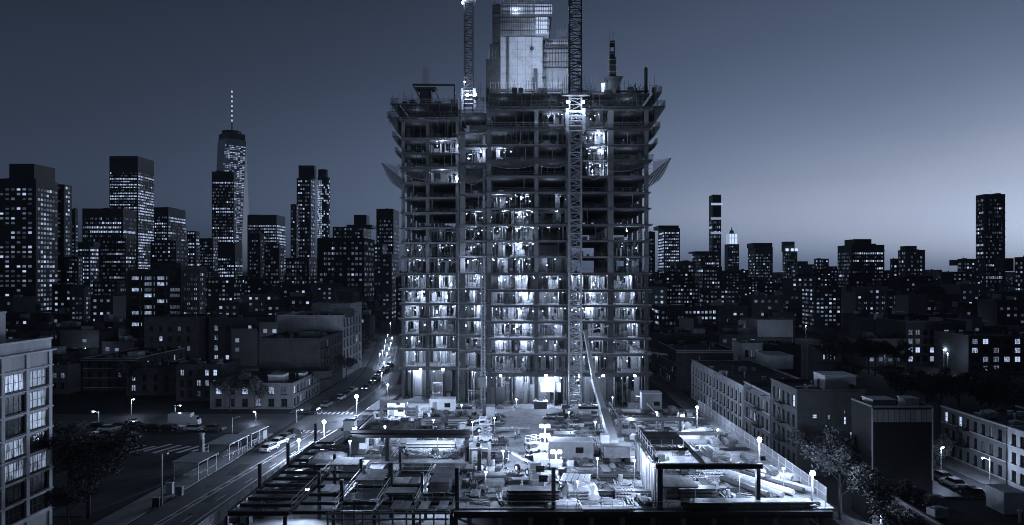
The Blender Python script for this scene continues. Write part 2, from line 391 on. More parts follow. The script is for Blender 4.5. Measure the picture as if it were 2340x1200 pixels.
def near_building(name, label, x0, x1, y0, y1, h, wallm, S_=None, W_=None, E_=None, fm=None, nx=2, ny=2, parapet=.7, bulk=(), cat='building', cornice=True, z0=0.0, group=None, trim=None, esc=None):
    """S_ = front facing the camera, W_ / E_ = the flanks: lists of window rects."""
    t = thing(name, label, cat, ((x0+x1)/2, y0, z0), 0, group); hx = (x1-x0)/2; dy = y1-y0; H = h-z0
    b = MB()
    for O, U, N, w, wins in (((-hx,0,0),(1,0,0),(0,-1,0),2*hx,S_), ((hx,0,0),(0,1,0),(1,0,0),dy,E_), ((-hx,dy,0),(0,-1,0),(-1,0,0),dy,W_)):
        wins = wins or []
        facade(b, O, U, N, w, H, wins)
    b.poly([(hx,dy,0),(-hx,dy,0),(-hx,dy,H),(hx,dy,H)])
    b.build('wall', [wallm], t)
    for O, U, N, wins in (((-hx,0,0),(1,0,0),(0,-1,0),S_), ((hx,0,0),(0,1,0),(1,0,0),E_), ((-hx,dy,0),(0,-1,0),(-1,0,0),W_)):
        if wins: windows(t, O, U, N, wins, nx, ny, fm)
    b = MB(); b.poly([(-hx+.01,.01,H-parapet),(hx-.01,.01,H-parapet),(hx-.01,dy-.01,H-parapet),(-hx+.01,dy-.01,H-parapet)]); b.build('roof', [roofm], t)
    b = MB(); e = .18 if cornice else .06
    b.box(-hx-e, hx+e, -e, .25, H-.02, H+.22); b.box(-hx-e, -hx+.25, .253, dy, H-.02, H+.22); b.box(hx-.25, hx+e, .253, dy, H-.02, H+.22)
    b.box(-hx-e*.6, hx+e*.6, -e*.6, -.003, H-.55, H-.3) if cornice else None
    b.build('cornice', [trim or wallm], t)
    for O_, wins in ((0,S_),(1,E_),(2,W_)):                # string courses under each row of windows
        lv = sorted({round(a[1],2) for a in (wins or [])}) if wins and len(wins) > 6 else []
        for v in lv:
            b = MB()
            if O_ == 0: b.box(-hx,hx,-.1,-.003,v-.32,v-.16)
            elif O_ == 1: b.box(hx+.003,hx+.1,0,dy,v-.32,v-.16)
            else: b.box(-hx-.1,-hx-.003,0,dy,v-.32,v-.16)
            b.build('string_course', [trim or wallm], t)
    if esc:                                # iron fire escape on the street flank
        sg, y_a, lv = esc
        for i, v in enumerate(lv):
            b = MB(); xa, xb = sorted((sg*(hx+.11), sg*(hx+1.2))); b.box(xa,xb,y_a,y_a+3.4,v,v+.06)
            for q in range(8): b.bar((sg*(hx+1.18),y_a+q*.48,v),(sg*(hx+1.18),y_a+q*.48,v+1),.05)
            b.bar((sg*(hx+1.18),y_a,v+1),(sg*(hx+1.18),y_a+3.4,v+1),.05)
            if i: b.bar((sg*(hx+.7),y_a+.5,lv[i-1]+.1),(sg*(hx+.7),y_a+2.9,v),.1,.4)
            b.build('fire_escape', [frame_d], t)
    rr = random.Random(int(abs(x0)*7+y0)); zr = H-parapet+.004
    if 2*hx > 4 and dy > 6:
        for q in range(int(min(14, 2*hx*dy/22))):
            px_, py_ = -hx+.8+(2*hx-1.6)*rr.random(), .8+(dy-1.6)*rr.random()
            place('roof_vent', ROOFV[int(rr.random()*len(ROOFV))], t, (px_,py_,zr), rr.random()*.3)
    for (bx0,bx1,by0,by1,bz,bm) in bulk:
        b = MB(); b.box(bx0,bx1,by0,by1,H-parapet+.005,H-parapet+bz); b.box(bx0-.1,bx1+.1,by0-.1,by1+.1,H-parapet+bz+.002,H-parapet+bz+.18); b.build('roof_bulkhead', [bm], t)
    return t
def win_quads(b, bd, face, u0, u1, z0, z1, pitch, fh, lit, ww, wh, r, runs=False, rowp=.5, off=.15):
    """joined small far windows; b lit mesh, bd dim mesh; face=(x,y,dx,dy,nx,ny)"""
    x, y, dx, dy, nx_, ny_ = face
    z = z0
    cm = [(.35,1,1.5)[int(r.random()*3)] for _ in range(64)]
    while z+wh < z1:
        rm = (.25,.9,1.1,1.5)[int(r.random()*4)]; ci = 0
        full = runs and r.random() < rowp
        u = u0+pitch*.2
        on = r.random() < lit
        while u+ww < u1:
            if runs:
                if r.random() < .22: on = r.random() < (.93 if full else lit*.35)
                o = on
            else: o = r.random() < lit*rm*cm[ci % 64]
            ci += 1
            q = r.random()
            if o or q < .5:
                t = b if o else bd
                h_ = wh*(.75+.25*r.random())
                X0, Y0 = x+dx*u+nx_*off, y+dy*u+ny_*off; X1, Y1 = x+dx*(u+ww)+nx_*off, y+dy*(u+ww)+ny_*off
                t.poly([(X0,Y0,z),(X1,Y1,z),(X1,Y1,z+h_),(X0,Y0,z+h_)])
            u += pitch
        z += fh
def far_tower(name, label, px0, px1, ytop, d, pxs=None, wm=None, fpx=8.0, wpx=6.0, lit=.3, runs=False, rowp=.4, blank=0.0, crown=None, top_px=0, sm=None, slit=None, z0=0.0, dep=None, cat='tower', seed=None, group=None, spx=None, fins=False):
    """a far building: front between px0 and px1, flank seen up to pxs"""
    r = random.Random(seed if seed is not None else hash((px0, px1, ytop)) & 0xffff)
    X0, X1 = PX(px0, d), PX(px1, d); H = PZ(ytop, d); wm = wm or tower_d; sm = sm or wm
    if pxs is None:                       # px0-px1 is the whole silhouette, flank included
        D = dep or min(60.0, (X1-X0)*.8); D = min(D, .3*(X1-X0)*d/max(1.0, min(abs(X0), abs(X1)))) if X0*X1 > 0 else D
        if X0 > 0: X0 = (px0-VX)/F*(d+D)
        elif X1 < 0: X1 = (px1-VX)/F*(d+D)
    else:
        e = X1 if X1 < 0 else X0; D = abs(e*F/(pxs-VX))-d
    cx = (X0+X1)/2; hx = (X1-X0)/2
    t = thing(name, label, cat, (cx, d, z0), 0, group); H -= z0
    b = MB()
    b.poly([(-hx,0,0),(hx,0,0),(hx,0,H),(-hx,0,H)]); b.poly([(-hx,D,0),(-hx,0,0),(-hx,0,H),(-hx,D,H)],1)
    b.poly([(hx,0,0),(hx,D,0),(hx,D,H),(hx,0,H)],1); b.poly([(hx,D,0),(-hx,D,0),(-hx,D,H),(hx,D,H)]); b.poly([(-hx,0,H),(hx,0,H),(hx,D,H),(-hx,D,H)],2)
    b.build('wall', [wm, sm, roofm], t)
    k = d/F; fh, pw = fpx*k, wpx*k; off = .1+.00012*d
    if d < 900: off = .1
    L, Dm = MB(), MB(); hz = H-top_px*k
    vis0 = max(1.0, PZ(960, d)-z0)
    if lit > 0: win_quads(L, Dm, (-hx,0,1,0,0,-1), .4*pw, 2*hx-.2*pw, max(vis0, blank), hz, pw, fh, lit*.85, pw*.6, fh*.5, r, runs, rowp, off)
    sl = lit if slit is None else slit
    fp = pw if spx is None else spx*k
    if sl > 0:
        if X1 < 0: win_quads(L, Dm, (hx,0,0,1,1,0), .4*fp, D-.2*fp, max(vis0, blank), hz, fp*1.0, fh, sl, fp*.68, fh*.55, r, runs, rowp, off)
        elif X0 > 0: win_quads(L, Dm, (-hx,D,0,-1,-1,0), .4*fp, D-.2*fp, max(vis0, blank), hz, fp*1.0, fh, sl, fp*.68, fh*.55, r, runs, rowp, off)
    L.build('lit_windows', [win_row if runs else win_far], t, kind='stuff'); Dm.build('dim_windows', [win_dim], t, kind='stuff')
    if fins:
        b = MB(); q = 0.0; st = 3.2*k*wpx/2
        while q < 2*hx:
            b.box(-hx+q, -hx+q+.12*st, -.35*k*2, -.003, 2, H); q += st
        b.build('facade_piers', [tower_m if wm is tower_d else wm], t, kind='stuff')
    b = MB(); b.box(-hx-.05, hx+.05, -.06, .3+.2*k, H+.002, H+1.1); b.box(-hx-.05, -hx+.4, .305+.2*k, D, H+.002, H+1.1); b.box(hx-.4, hx+.05, .305+.2*k, D, H+.002, H+1.1); b.build('parapet', [wm], t)
    nf = r.random()
    if nf < .45 and not fins and (X1-X0)/k > 25:          # piers standing off the face
        b = MB(); q = 0.0; st = pw*(1 if nf < .25 else 2)
        while q < 2*hx: b.box(-hx+q-.07*pw, -hx+q+.07*pw, -.5-.0004*d, -.003, 2, H-.01); q += st
        b.build('facade_piers', [wm if nf < .2 else tower_m], t, kind='stuff')
    elif nf < .7:                         # projecting floor bands
        b = MB(); q = H*.2; st = fh*(2 if nf < .55 else 1)*(1 if fh > 3 else 2)
        while q < H: b.box(-hx-.2, hx+.2, -.4-.0003*d, -.003, q-.12*fh, q+.02*fh); q += st
        b.build('floor_bands', [wm], t, kind='stuff')
    for q in range(1+int(r.random()*3)):  # plant, tanks and aerials on the roof
        a0 = -hx+2*hx*(.08+.7*r.random()); ww_ = 2*hx*(.06+.16*r.random()); b = MB(); b.box(a0, min(hx*.98, a0+ww_), D*(.1+.3*r.random()), D*(.6+.3*r.random()), H+.012+.003*q, H+(1.5+3.5*r.random())*k*.8+1)
        b.build('roof_plant', [wm if r.random() < .6 else tower_m], t)
    if r.random() < .4: b = MB(); a0 = hx*(r.random()-.5); b.cyl((a0,D*.5,H),(a0,D*.5,H+(5+9*r.random())*k),.16*k+.05,5); b.build('aerial', [steel], t)
    for c in (crown or []):              # (px0, px1, ytop, depth fraction from, to, material)
        a0, a1 = PX(c[0], d)-cx, PX(c[1], d)-cx; zt = PZ(c[2], d)-z0
        b = MB(); b.box(a0, a1, D*c[3], D*c[4], H+.01, zt); b.build('rooftop_block', [c[5] if len(c) > 5 else wm], t)
    return t
# ================================================================ the tower under construction
LV = [0, 8.9, 13.8, 17.8, 22.1, 26.2, 30.1, 34.3, 38.5, 42.6, 46.7, 50.8, 54.9, 59.0, 63.1, 67.0, 71.0, 76.0]
tw = thing('tower_block', 'unfinished concrete tower of open floors, lit from inside, rising in the middle', 'building', (0,178,0))
TY = 178.0
# blocks: (x0, x1, y front, y back) relative to TY
BL = {'L': (-33.8,-17.4,12,52), 'S': (-17.2,-9.9,6,20), 'C': (-9.7,32.2,0,48)}
SE = {}
def slab(bk, z, x0=None, x1=None, y0=None, name='floor_slab'):
    a = BL[bk]; b = MB(); x0 = a[0] if x0 is None else x0; x1 = a[1] if x1 is None else x1; y0 = a[2] if y0 is None else y0
    b.box(x0, x1, y0, a[3], z-.27, z); b.box(x0+.25, x1-.25, y0+.5, y0+.8, z-.5, z-.273, 0)
    b.build(name, [slab_m], tw)
for i, z in enumerate(LV[1:]):
    ex = .5 if (i % 3 == 0 or z > 60) else .15
    if z < 34.5:                          # dark strips on the lower slab edges: backlit shade put into the colour
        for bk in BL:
            a_ = BL[bk]; zz = z+(.25 if bk == 'S' else 0); q = MB(); q.box(a_[0]-.1,a_[1]+.1,a_[2]-.12,a_[2]-.004,zz-.72,zz-.26); q.build('edge_shade', [shade_dark], tw)
    if z < 80: slab('L', z, x0=-33.8-ex*.5); slab('S', z+.25); slab('C', z, x1=32.2+ex)
# ground slab
b = MB(); b.box(-34,32.4,-3,50,-.3,.05); b.build('ground_slab', [conc], tw)
# columns: full-height, one object each
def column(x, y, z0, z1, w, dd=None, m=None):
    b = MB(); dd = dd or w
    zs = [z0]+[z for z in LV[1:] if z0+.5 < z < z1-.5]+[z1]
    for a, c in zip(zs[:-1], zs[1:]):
        b.box(x-w/2, x+w/2, y-dd/2, y+dd/2, a+.004, c-.36, 1 if c < 34.5 else 0)  # lower lengths take a darker colour in place of backlit shade
    b.build('column', [m or conc_l, shade_dark], tw)
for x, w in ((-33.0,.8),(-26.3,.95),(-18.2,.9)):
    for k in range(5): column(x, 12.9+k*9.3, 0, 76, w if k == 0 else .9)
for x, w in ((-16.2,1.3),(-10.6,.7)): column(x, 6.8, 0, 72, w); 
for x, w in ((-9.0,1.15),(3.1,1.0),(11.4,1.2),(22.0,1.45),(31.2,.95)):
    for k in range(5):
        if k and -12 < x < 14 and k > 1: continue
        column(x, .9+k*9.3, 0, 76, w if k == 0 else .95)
# concrete core walls behind the open floors
b = MB()
b.box(-15.8,13.6,23.5,24.0,0,78); b.box(-15.8,-15.3,24.01,40,0,78); b.box(13.1,13.6,24.01,40,0,78); b.box(-15.3,13.1,39.5,40,0,78)
b.build('core_wall', [conc], tw)
for a in ((-33,-17.6,50,50.4,0,76),(13.8,31.8,46,46.4,0,76)):
    b = MB(); b.box(a[0],a[1],a[2],a[3],a[4],34.2); b.build('rear_wall', [conc], tw)
# lighting and fit-out of every bay: rows from the ground up
BAYS = {'a': (-33,-26.6,12,'L'), 'b': (-26,-18.6,12,'L'), 's': (-16,-10.6,6,'S'), 'c': (-8.6,-2.6,0,'C'), 'd': (-2.4,2.7,0,'C'),
        'e': (3.6,10.8,0,'C'), 'm': (11.9,15.2,0,'C'), 'f': (15.3,21.4,0,'C'), 'g': (22.7,30.8,0,'C')}
LIT = [dict(a=.9,b=.7,s=.7,c=.6,d=.9,e=1.2,m=.6,f=.6,g=.5), dict(a=.7,b=.8,s=.3,c=.06,d=.3,e=.4,m=.3,f=.15,g=.15),
 dict(a=.6,b=.8,s=.4,c=.6,d=.7,e=.35,m=.5,f=.7,g=.6), dict(a=.5,b=.8,s=.5,c=.9,d=.9,e=.15,m=.2,f=.1,g=.15),
 dict(a=.8,b=.9,s=.7,c=.5,d=1,e=.4,m=.3,f=1,g=.5), dict(a=.8,b=1,s=.5,c=.5,d=1,e=.8,m=.9,f=1,g=.6),
 dict(a=.45,b=.9,s=.6,c=.8,d=1.1,e=.6,m=1,f=1,g=.6), dict(a=.15,b=.25,c=.5,d=.7,e=.08,g=.1,s=.1),
 dict(a=.06,b=.15,c=.4,d=.8,s=.25,g=.2), dict(b=.1,c=.6,d=.9,s=.4,e=.05), dict(c=.5,d=.8,s=.4,e=.05), dict(c=.45,d=.55,e=.1), dict(),
 dict(b=.55,f=.6), dict(s=.7,c=.35,f=.7), dict(b=.5,f=.6), dict(e=.25,m=.6,f=.25), dict()]
r4 = random.Random(11)
for fi, row in enumerate(LIT):
    z0 = LV[fi]; z1 = LV[fi+1] if fi+1 < len(LV) else 80.5; hh = z1-z0-.4
    fit, dim, tub, rail = MB(), MB(), MB(), MB()
    for k, (x0, x1, yf, bk) in BAYS.items():
        v = row.get(k, 0.0); v = max(v*.9, .34+.2*r4.random()) if 1 <= fi <= 6 else v; yb = BL[bk][3]
        # guard rail and toe board at the slab edge
        if fi > 0:
            for h in (.5, 1.05): rail.bar((x0,yf+.3,z0+h),(x1,yf+.3,z0+h),.05,.05)
            x = x0+.2
            while x < x1: rail.bar((x,yf+.3,z0+.004),(x,yf+.3,z0+1.1),.06,.06); x += 2.1
        # slim posts at the edge: glazing mullions low down, shoring props high up
        if 1 <= fi <= 6 or fi >= 13:
            x = x0+.4+.6*r4.random()
            while x < x1-.3:
                rail.bar((x,yf+.55+.4*r4.random(),z0+.004),(x,yf+.75,z1-.4),.08,.08); x += (1.0 if fi <= 6 else 1.3)+r4.random()*.8
        if v >= .05:
            dep = {'s': 7, 'm': 9}.get(k, 6.5+4*r4.random())
            # partition behind with door-like gaps
            x = x0
            while x < x1-.4:
                w = min(x1-x, .35+1.5*r4.random()); dy_ = 2.2*r4.random()
                if r4.random() < .85: fit.box(x, x+w-.05, yf+dep-dy_, yf+dep+.15-dy_, z0+.004, z0+hh*(1 if r4.random() < .6 else .3+.5*r4.random()), int(r4.random()*5) % 4)
                x += w
            # stud walls, ducts, stacked stuff
            for q in range(13):
                xx = x0+(x1-x0)*r4.random(); yy = yf+2+dep*.7*r4.random(); s_ = r4.random()
                if s_ < .5: fit.box(xx, xx+.1, yy, yy+.12, z0+.004, z1-.4, 1)
                elif s_ < .8: fit.box(xx, min(x1,xx+.2+1.0*r4.random()), yy, yy+.6, z0+.004, z0+.3+1.3*r4.random()**2, int(4*r4.random()))
                else: fit.box(xx, xx+.1, yf+1.5, yf+dep*.8, z0+.004, z1-.4, 0)
            fit.box(x0, x1, yf+2.4, yf+3.0, z1-1.15, z1-.8, 2) if r4.random() < .4 else None
            n = max(1, int(v*3)); 
            for q in range(n):
                xx = x0+(x1-x0)*(q+.3+.4*r4.random())/n; yy = yf+2.5+3.5*r4.random()
                tub.box(xx-.4, xx+.4, yy-.05, yy+.05, z1-.62, z1-.55)
            for q in range(int(2+v*5)):      # small bulbs strung through the bay
                xx = x0+(x1-x0)*r4.random(); tub.ball((xx, yf+1.2+4*r4.random(), z1-.7-1.6*r4.random()**2), .07+.06*r4.random(), 6, 4, 1)
            for q in range(3):               # sagging cables and pipes under the slab
                xx = x0+(x1-x0)*.5*r4.random(); xe = x1-(x1-x0)*.4*r4.random(); yy = yf+.9+2*r4.random(); zz = z1-.5-.5*r4.random(); fit.bar((xx,yy,zz),((xx+xe)/2,yy,zz-.35*r4.random()),.07,.07,2); fit.bar(((xx+xe)/2,yy,zz-.2),(xe,yy,zz),.07,.07,2)
            lx = x0+(x1-x0)*(.3+.4*r4.random()); lamp(tw, (x1-(lx-x0), yf+1.4, z1-1.4), 260*v, .4) if fi < 7 else None
            lamp(tw, (lx, yf+3.2+1.5*r4.random(), z1-1.0), 1350*v**1.05*(1.5 if fi == 0 else (1 if fi < 7 else .7)), .3)
        else:
            if k in 'asceg' and fi > 6 : lamp(tw, ((x0+x1)/2, yf+5, z1-1.9), 25+60*r4.random()**2, .4)
            for q in range(3 if fi < 9 else 8):
                xx = x0+(x1-x0)*r4.random(); yy = yf+2+8*r4.random()
                fit.box(xx, min(x1,xx+.3+1.5*r4.random()), yy, yy+.8, z0+.004, z0+.4+1.2*r4.random(), 2)
            if r4.random() < .5:
                xx = x0+(x1-x0)*r4.random(); fit.box(xx, xx+.15, yf+1, yf+1.15, z0+.004, z1-.4, 1)
    fit.build('interior_partition', [conc_l, galv, ply, shade_dark], tw, kind='stuff')
    tub.build('tube_light', [tube_m, sparkle], tw, kind='stuff'); rail.build('guard_rail', [steel_l], tw, kind='stuff')
BULBS = [(-1.3+.5*((i*7)%3-1),2.2,LV[i]+2.6) for i in range(3,12)]
# bare bulbs that show as bright points
for x, y, z in ((-17.9,11.2,68.5),(-11.4,5.5,66.0),(-18.3,13,61.0),(19.2,1.2,69.6),(19.4,1.2,65.4),(19.4,1.2,61.6),(17.5,2,60.3),(-14.7,4.8,37.0),(6.3,3.5,6.9),(-18.5,12,60),(26.6,4,45.2),(6.9,-.5,7.2),(-20,14,31),(17.8,2,31.2),(-28,14,29),(-21,14,27.5),(17,2,28.5),(-24,14,23.5))+tuple(BULBS):
    b = MB(); b.ball((0,0,0), .16); b.cyl((0,0,.15),(0,0,.5),.06,6)
    o = tag(b.build('work_light', [lampglow]), 'small bare work bulb glowing on an open floor of the tower', 'lamp', 'bare bulbs on the tower floors'); o.location = (x, TY+y, z)
    lamp(o, (0,-.4,-.2), 420, .15)
# perimeter platforms (climbing screens) near the top
def screen(x0, x1, y0, z, out, h, sgn):
    b = MB(); b.box(x0, x1, y0-out, y0-.01, z-.15, z)
    b.build('perimeter_platform', [ply_d], tw)
    b = MB()
    x = x0
    while x <= x1: b.bar((x,y0-out+.1,z+.004),(x,y0-out+.1,z+h),.07,.07); x += 1.6
    for q in (.5,1.0,h): b.bar((x0,y0-out+.05,z+q),(x1,y0-out+.05,z+q),.06,.06)
    x = x0+.5
    while x <= x1: b.bar((x,y0-out+.15,z-.16),(x,y0-.05,z-1.9),.12,.12); x += 3.2
    b.build('platform_rail', [steel_l], tw, kind='stuff')
screen(-36.9,-17.6,12,76.3,1.7,1.3,-1); screen(-36.2,-17.6,12,80.0,1.2,1.2,-1)
screen(-9.6,35.2,0,76.3,1.7,1.3,1); screen(-9.6,34.0,0,71.3,.9,1.1,1)
# flank platforms: sloping brackets that give the top its flared outline
def flank(xw, s, y0, y1, z, out, h):
    b = MB(); xo = xw+s*out; a, c = min(xw+s*.01,xo), max(xw+s*.01,xo); b.box(a, c, y0, y1, z-.15, z); b.build('perimeter_platform', [ply_d], tw)
    b = MB(); y = y0
    while y <= y1:
        b.bar((xo-s*.05,y,z+.004),(xo-s*.05,y,z+h),.08,.08); b.bar((xo-s*.1,y,z-.16),(xw+s*.06,y,z-out*1.5),.16,.16); y += 2.4
    for q in (.55,h): b.bar((xo-s*.05,y0,z+q),(xo-s*.05,y1,z+q),.07,.07)
    b.build('platform_rail', [steel_l], tw, kind='stuff')
    b = MB(); b.poly([(xo,y0,z-.1),(xo,y1,z-.1),(xo,y1,z+h),(xo,y0,z+h)]); b.poly([(xo,y0-.02,z-.1),(xw+s*.1,y0-.02,z-out*1.4),(xw+s*.1,y0-.02,z+h),(xo,y0-.02,z+h)]); b.build('safety_screen', [netm], tw)
for s, xw, y0 in ((-1,-34.0,11),(1,32.8,-1)):
    flank(xw, s, y0, y0+34, 80.0, 2.0, 1.6); flank(xw, s, y0, y0+34, 76.3, 2.9, 1.6); flank(xw, s, y0, y0+34, 71.2, 1.6, 1.3); flank(xw, s, y0, y0+34, 67.2, .9, 1.1)
for k, (x0,x1,y0) in enumerate(((-33.5,-18,12),(-9.4,32,0))):   # top deck, part built
    b = MB(); b.box(x0,x1,y0+.3,y0+30,79.7,80.0); b.build('floor_deck', [ply_d], tw)
# debris nets standing out from the flanks
def net(xw, s, y0, y1, z):
    b = MB(); n = 6
    for i in range(n):
        ya, yb = y0+(y1-y0)*i/n, y0+(y1-y0)*(i+1)/n
        pts = lambda t, y: (xw+s*(.1+4.6*t), y, z+6.4*t-1.6*math.sin(math.pi*t))
        for j in range(5): b.poly([pts(j/5,ya), pts(j/5,yb), pts((j+1)/5,yb), pts((j+1)/5,ya)])
    b.poly([(xw+s*.1,y0,z), pts(.35,y0), pts(.7,y0), (xw+s*4.7,y0,z+6.4), (xw+s*.1,y0,z+5.6)])
    b.build('debris_net', [netm], tw)
    b = MB()
    for i in range(n+1):
        y = y0+(y1-y0)*i/n; b.bar((xw+s*.1,y,z),(xw+s*4.75,y,z+6.45),.22,.22); b.bar((xw+s*4.7,y,z+6.4),(xw+s*.1,y,z+5.9),.05,.05)
    b.bar((xw+s*4.7,y0,z+6.4),(xw+s*4.7,y1,z+6.4),.14,.14); b.build('net_outrigger', [steel_l], tw)
net(-34.0,-1,12,50,57.6); net(32.6,1,0,46,57.0)
def swag(x0, x1, y, z, out, drop, m=net2, n=10):
    b = MB(); nv = 5
    f = lambda i, j: (x0+(x1-x0)*i/n, y-out*math.sin(math.pi*j/nv*.5)-.1, z-drop*(4*(i/n)*(1-i/n))*(1-j/nv)-1.0*(1-j/nv)+.5*j/nv)
    for i in range(n):
        for j in range(nv): b.poly([f(i,j), f(i+1,j), f(i+1,j+1), f(i,j+1)])
    b.build('debris_net', [m], tw); b = MB(); b.tube([f(i,0) for i in range(n+1)], .07, 5); b.build('net_rope', [galv], tw)
swag(-17.2,-9.8,5.8,62.6,1.6,4.2); swag(-33.6,-17.8,11.8,62.6,4.0,2.2); swag(15.6,32.2,-.2,63.2,4.0,2.2); swag(-9,3,-.2,62.9,2.0,1.2); swag(3,11.2,-.2,62.9,2.0,1.0); swag(15.4,20,-.3,62,.8,3.2)
# sloped plastic sheet low on the right, ramp edge
b = MB(); b.poly([(22.8,-.6,16.8),(32,-2.6,13.95),(36.2,-2.6,13.6),(36.2,-.4,13.75),(32,-.4,14.3),(22.8,-.3,17.4)]); b.build('plastic_sheet', [tarp], tw)
# ragged fringe of starter bars, props and panels round the unfinished top
b = MB(); rg = random.Random(19); b2 = MB()
for x0, x1, y0 in ((-36,-17.6,11.3),(-9.6,34.5,-1.2),(-16.8,-10,6.2)):
    x = x0
    while x < x1:
        yy = y0+rg.random()*3; h_ = .8+3.4*rg.random()**3
        b.bar((x,yy,80.01),(x+rg.gauss(0,.06),yy,80.5+h_),.07,.07)
        if rg.random() < .3: b.bar((x,yy,80.4+h_*.6),(x+1.2+rg.random(),yy,80.4+h_*.6+rg.gauss(0,.2)),.06,.06)
        if rg.random() < .16: b2.box(x,x+.5+1.6*rg.random(),yy+.2,yy+.9,80.02,80.6+1.3*rg.random())
        if rg.random() < .2: b.bar((x,yy,80.1),(x+.9,yy+.3,81.4+rg.random()),.08,.08)
        x += .25+.5*rg.random()
    for z in (76.9,77.8,78.6,79.3):
        x = x0
        while x < x1-1: b.bar((x,y0-.5-.2*rg.random(),z+rg.gauss(0,.05)),(x+1.5+3*rg.random(),y0-.5-.2*rg.random(),z+rg.gauss(0,.05)),.06,.06); x += 2.5+2.5*rg.random()
    x = x0
    while x < x1: b.bar((x,y0-.45,76.3),(x+rg.gauss(0,.08),y0-.45,79.9),.07,.07); x += .9+.6*rg.random()
b.build('rebar', [steel], tw, kind='stuff'); b2.build('formwork_panel', [ply_d], tw, kind='stuff')
# core rising above the top deck
def formband(x0, x1, y0, y1, z0, z1, mt, pitch=.62, name='formwork'):
    b = MB(); b.box(x0, x1, y0, y1, z0, z1)
    x = x0+.1
    while x < x1-.1: b.box(x, x+.12, y0-.2, y0-.003, z0+.05, z1-.05, 1); x += pitch
    for q in (.25,.75): b.box(x0, x1, y0-.3, y0-.205, z0+(z1-z0)*q-.08, z0+(z1-z0)*q+.08, 1)
    b.build(name, [mt, steel], tw)
b = MB(); b.box(-6.6,5.2,17,34,80.3,100.1)
for z in (85.0,89.6,94.4): b.box(-6.65,5.25,16.97,34.03,z,z+.06,1)
for i in range(13):                       # tie holes of the climbing form, stained joints
    for j in range(9): x = -6.2+i*.93; z = 81+j*2.2; b.box(x,x+.16,16.965,17.02,z,z+.16,2)
for x in (-4.1,-1.9,.4,1.9): b.box(x,x+.07,16.972,17.02,80.4,99.9,1)
b.build('core_shaft', [conc, brick_m, steel], tw)
b = MB()                                  # access platforms and tube scaffold ringing the core
for z in (84.4,88.6,92.8,97.2):
    b.box(-7.4,-6.62,16.2,17.6,z,z+.08); b.box(4.9,6.0,16,17.6,z,z+.08)
for x in (-7.4,-6.7,5.0,5.9):
    b.bar((x,16.1,80.1),(x,16.1,100.2),.09,.09)
for x in (-8.2,-6,-3.5,-1,1.5,4,6.6):
    b.bar((x,14.9,105.6),(x+.1,14.8,109.3+(x%1.3)),.08,.08); b.bar((x,15.0,100.3),(x,15.0,104.9),.12,.12)
for z in (101.2,102.6,104,106.6,107.5,108.6): b.bar((-8.4,14.9,z),(7.4,14.9,z),.08,.08)
for i in range(9): b.bar((-7.4,16.1,80.5+i*2.2),(-6.7,16.1,82.6+i*2.2),.06,.06); b.bar((5.0,16.1,80.5+i*2.2),(5.9,16.1,82.6+i*2.2),.06,.06)
b.build('scaffold', [steel], tw, kind='stuff')
b = MB(); b.box(-4.9,-4.3,16.7,16.99,80.3,100); b.build('climbing_rail', [steel], tw)
b = MB(); b.box(2.6,3.6,16.2,16.95,80.3,91); b.box(2.2,2.5,16.2,16.9,80.3,88.5); b.build('climbing_rail', [steel], tw)
b = MB(); b.ball((2.1,16.4,96.6), .55); b.cyl((2.1,16.4,97.1),(2.1,16.4,100),.06,5); b.build('hook_block', [steel], tw)
formband(-7.4,2.9,16.2,34.6,100.25,104.9,steel_l); formband(3.1,6.9,15.4,34.6,100.4,104.9,white)
b = MB(); b.box(-8.6,7.6,14.9,36,104.95,105.6); b.build('formwork_platform', [steel], tw)
formband(-7.9,2.5,15.6,35,105.65,108.6,galv); formband(2.7,7.7,15.0,35.4,105.65,108.3,white)
b = MB(); b.box(-8.8,-6.7,15.4,35,98,108.4); b.box(-10.6,-6.72,16,33,80.3,93.5); b.box(-9.6,-6.7,16.5,33,93.52,97.9); b.build('formwork_tower', [steel], tw)
b = MB()
for i in range(16): x = -7.6+i*.95; b.bar((x,15.8,108.3),(x,15.8,109.8+(i%4)*.35),.09,.09)
for z in (109.2,109.8): b.bar((-7.6,15.8,z),(6.8,15.8,z),.07,.07)
for i in range(9): x = -10.4+i*.4; b.bar((x,16.4,93.5),(x,16.4,95.0+(i*7%5)*.5),.07,.07)
b.bar((-1.6,18,108),(-1.6,18,112.2),.2,.2); b.bar((-4.4,17,109.9),(1.2,17,110.4),.3,.3)
b.build('rebar', [steel_l], tw, kind='stuff')
b = MB(); b.box(5.3,12.4,20,33,80.3,92.2); b.build('core_shaft', [conc_l], tw)
formband(5.4,12.9,19.2,33.5,92.4,97.4,steel_l, .8); b = MB(); b.box(5.2,13.2,18.6,34,97.45,97.9); b.build('formwork_platform', [steel], tw)
formband(6.0,12.7,19.3,33,97.95,100.0,galv); b = MB()
for i in range(12): b.bar((9+i*.28,22,100),(9+i*.28,22,103.2+(i%3)*.5),.07,.07)
b.build('rebar', [steel_l], tw, kind='stuff')
b = MB(); b.bar((-9.4,12.5,83.9),(10.2,12.5,83.9),.5,.6); b.bar((-9.4,12.5,80),(-9.4,12.5,83.6),.4); b.bar((10.2,12.5,80),(10.2,12.5,83.6),.4); b.build('steel_beam', [steel], tw)
b = MB()
for i in range(28): x = -9.2+i*.72; b.bar((x,12.3,84.21),(x,12.3,86.0),.06,.06)
b.bar((-9.2,12.3,85.9),(10.2,12.3,85.9),.06,.06); b.build('guard_rail', [galv], tw, kind='stuff')
b = MB()
for x, y, w, h in ((-9.6,8,3.2,3.2),(-2.6,9,2.0,2.6),(3.6,8,2.4,3.4),(7,9,3,1.5)): b.box(x, x+w, y, y+2.5, 80.01, 80+h)
b.build('site_cabin', [steel], tw)
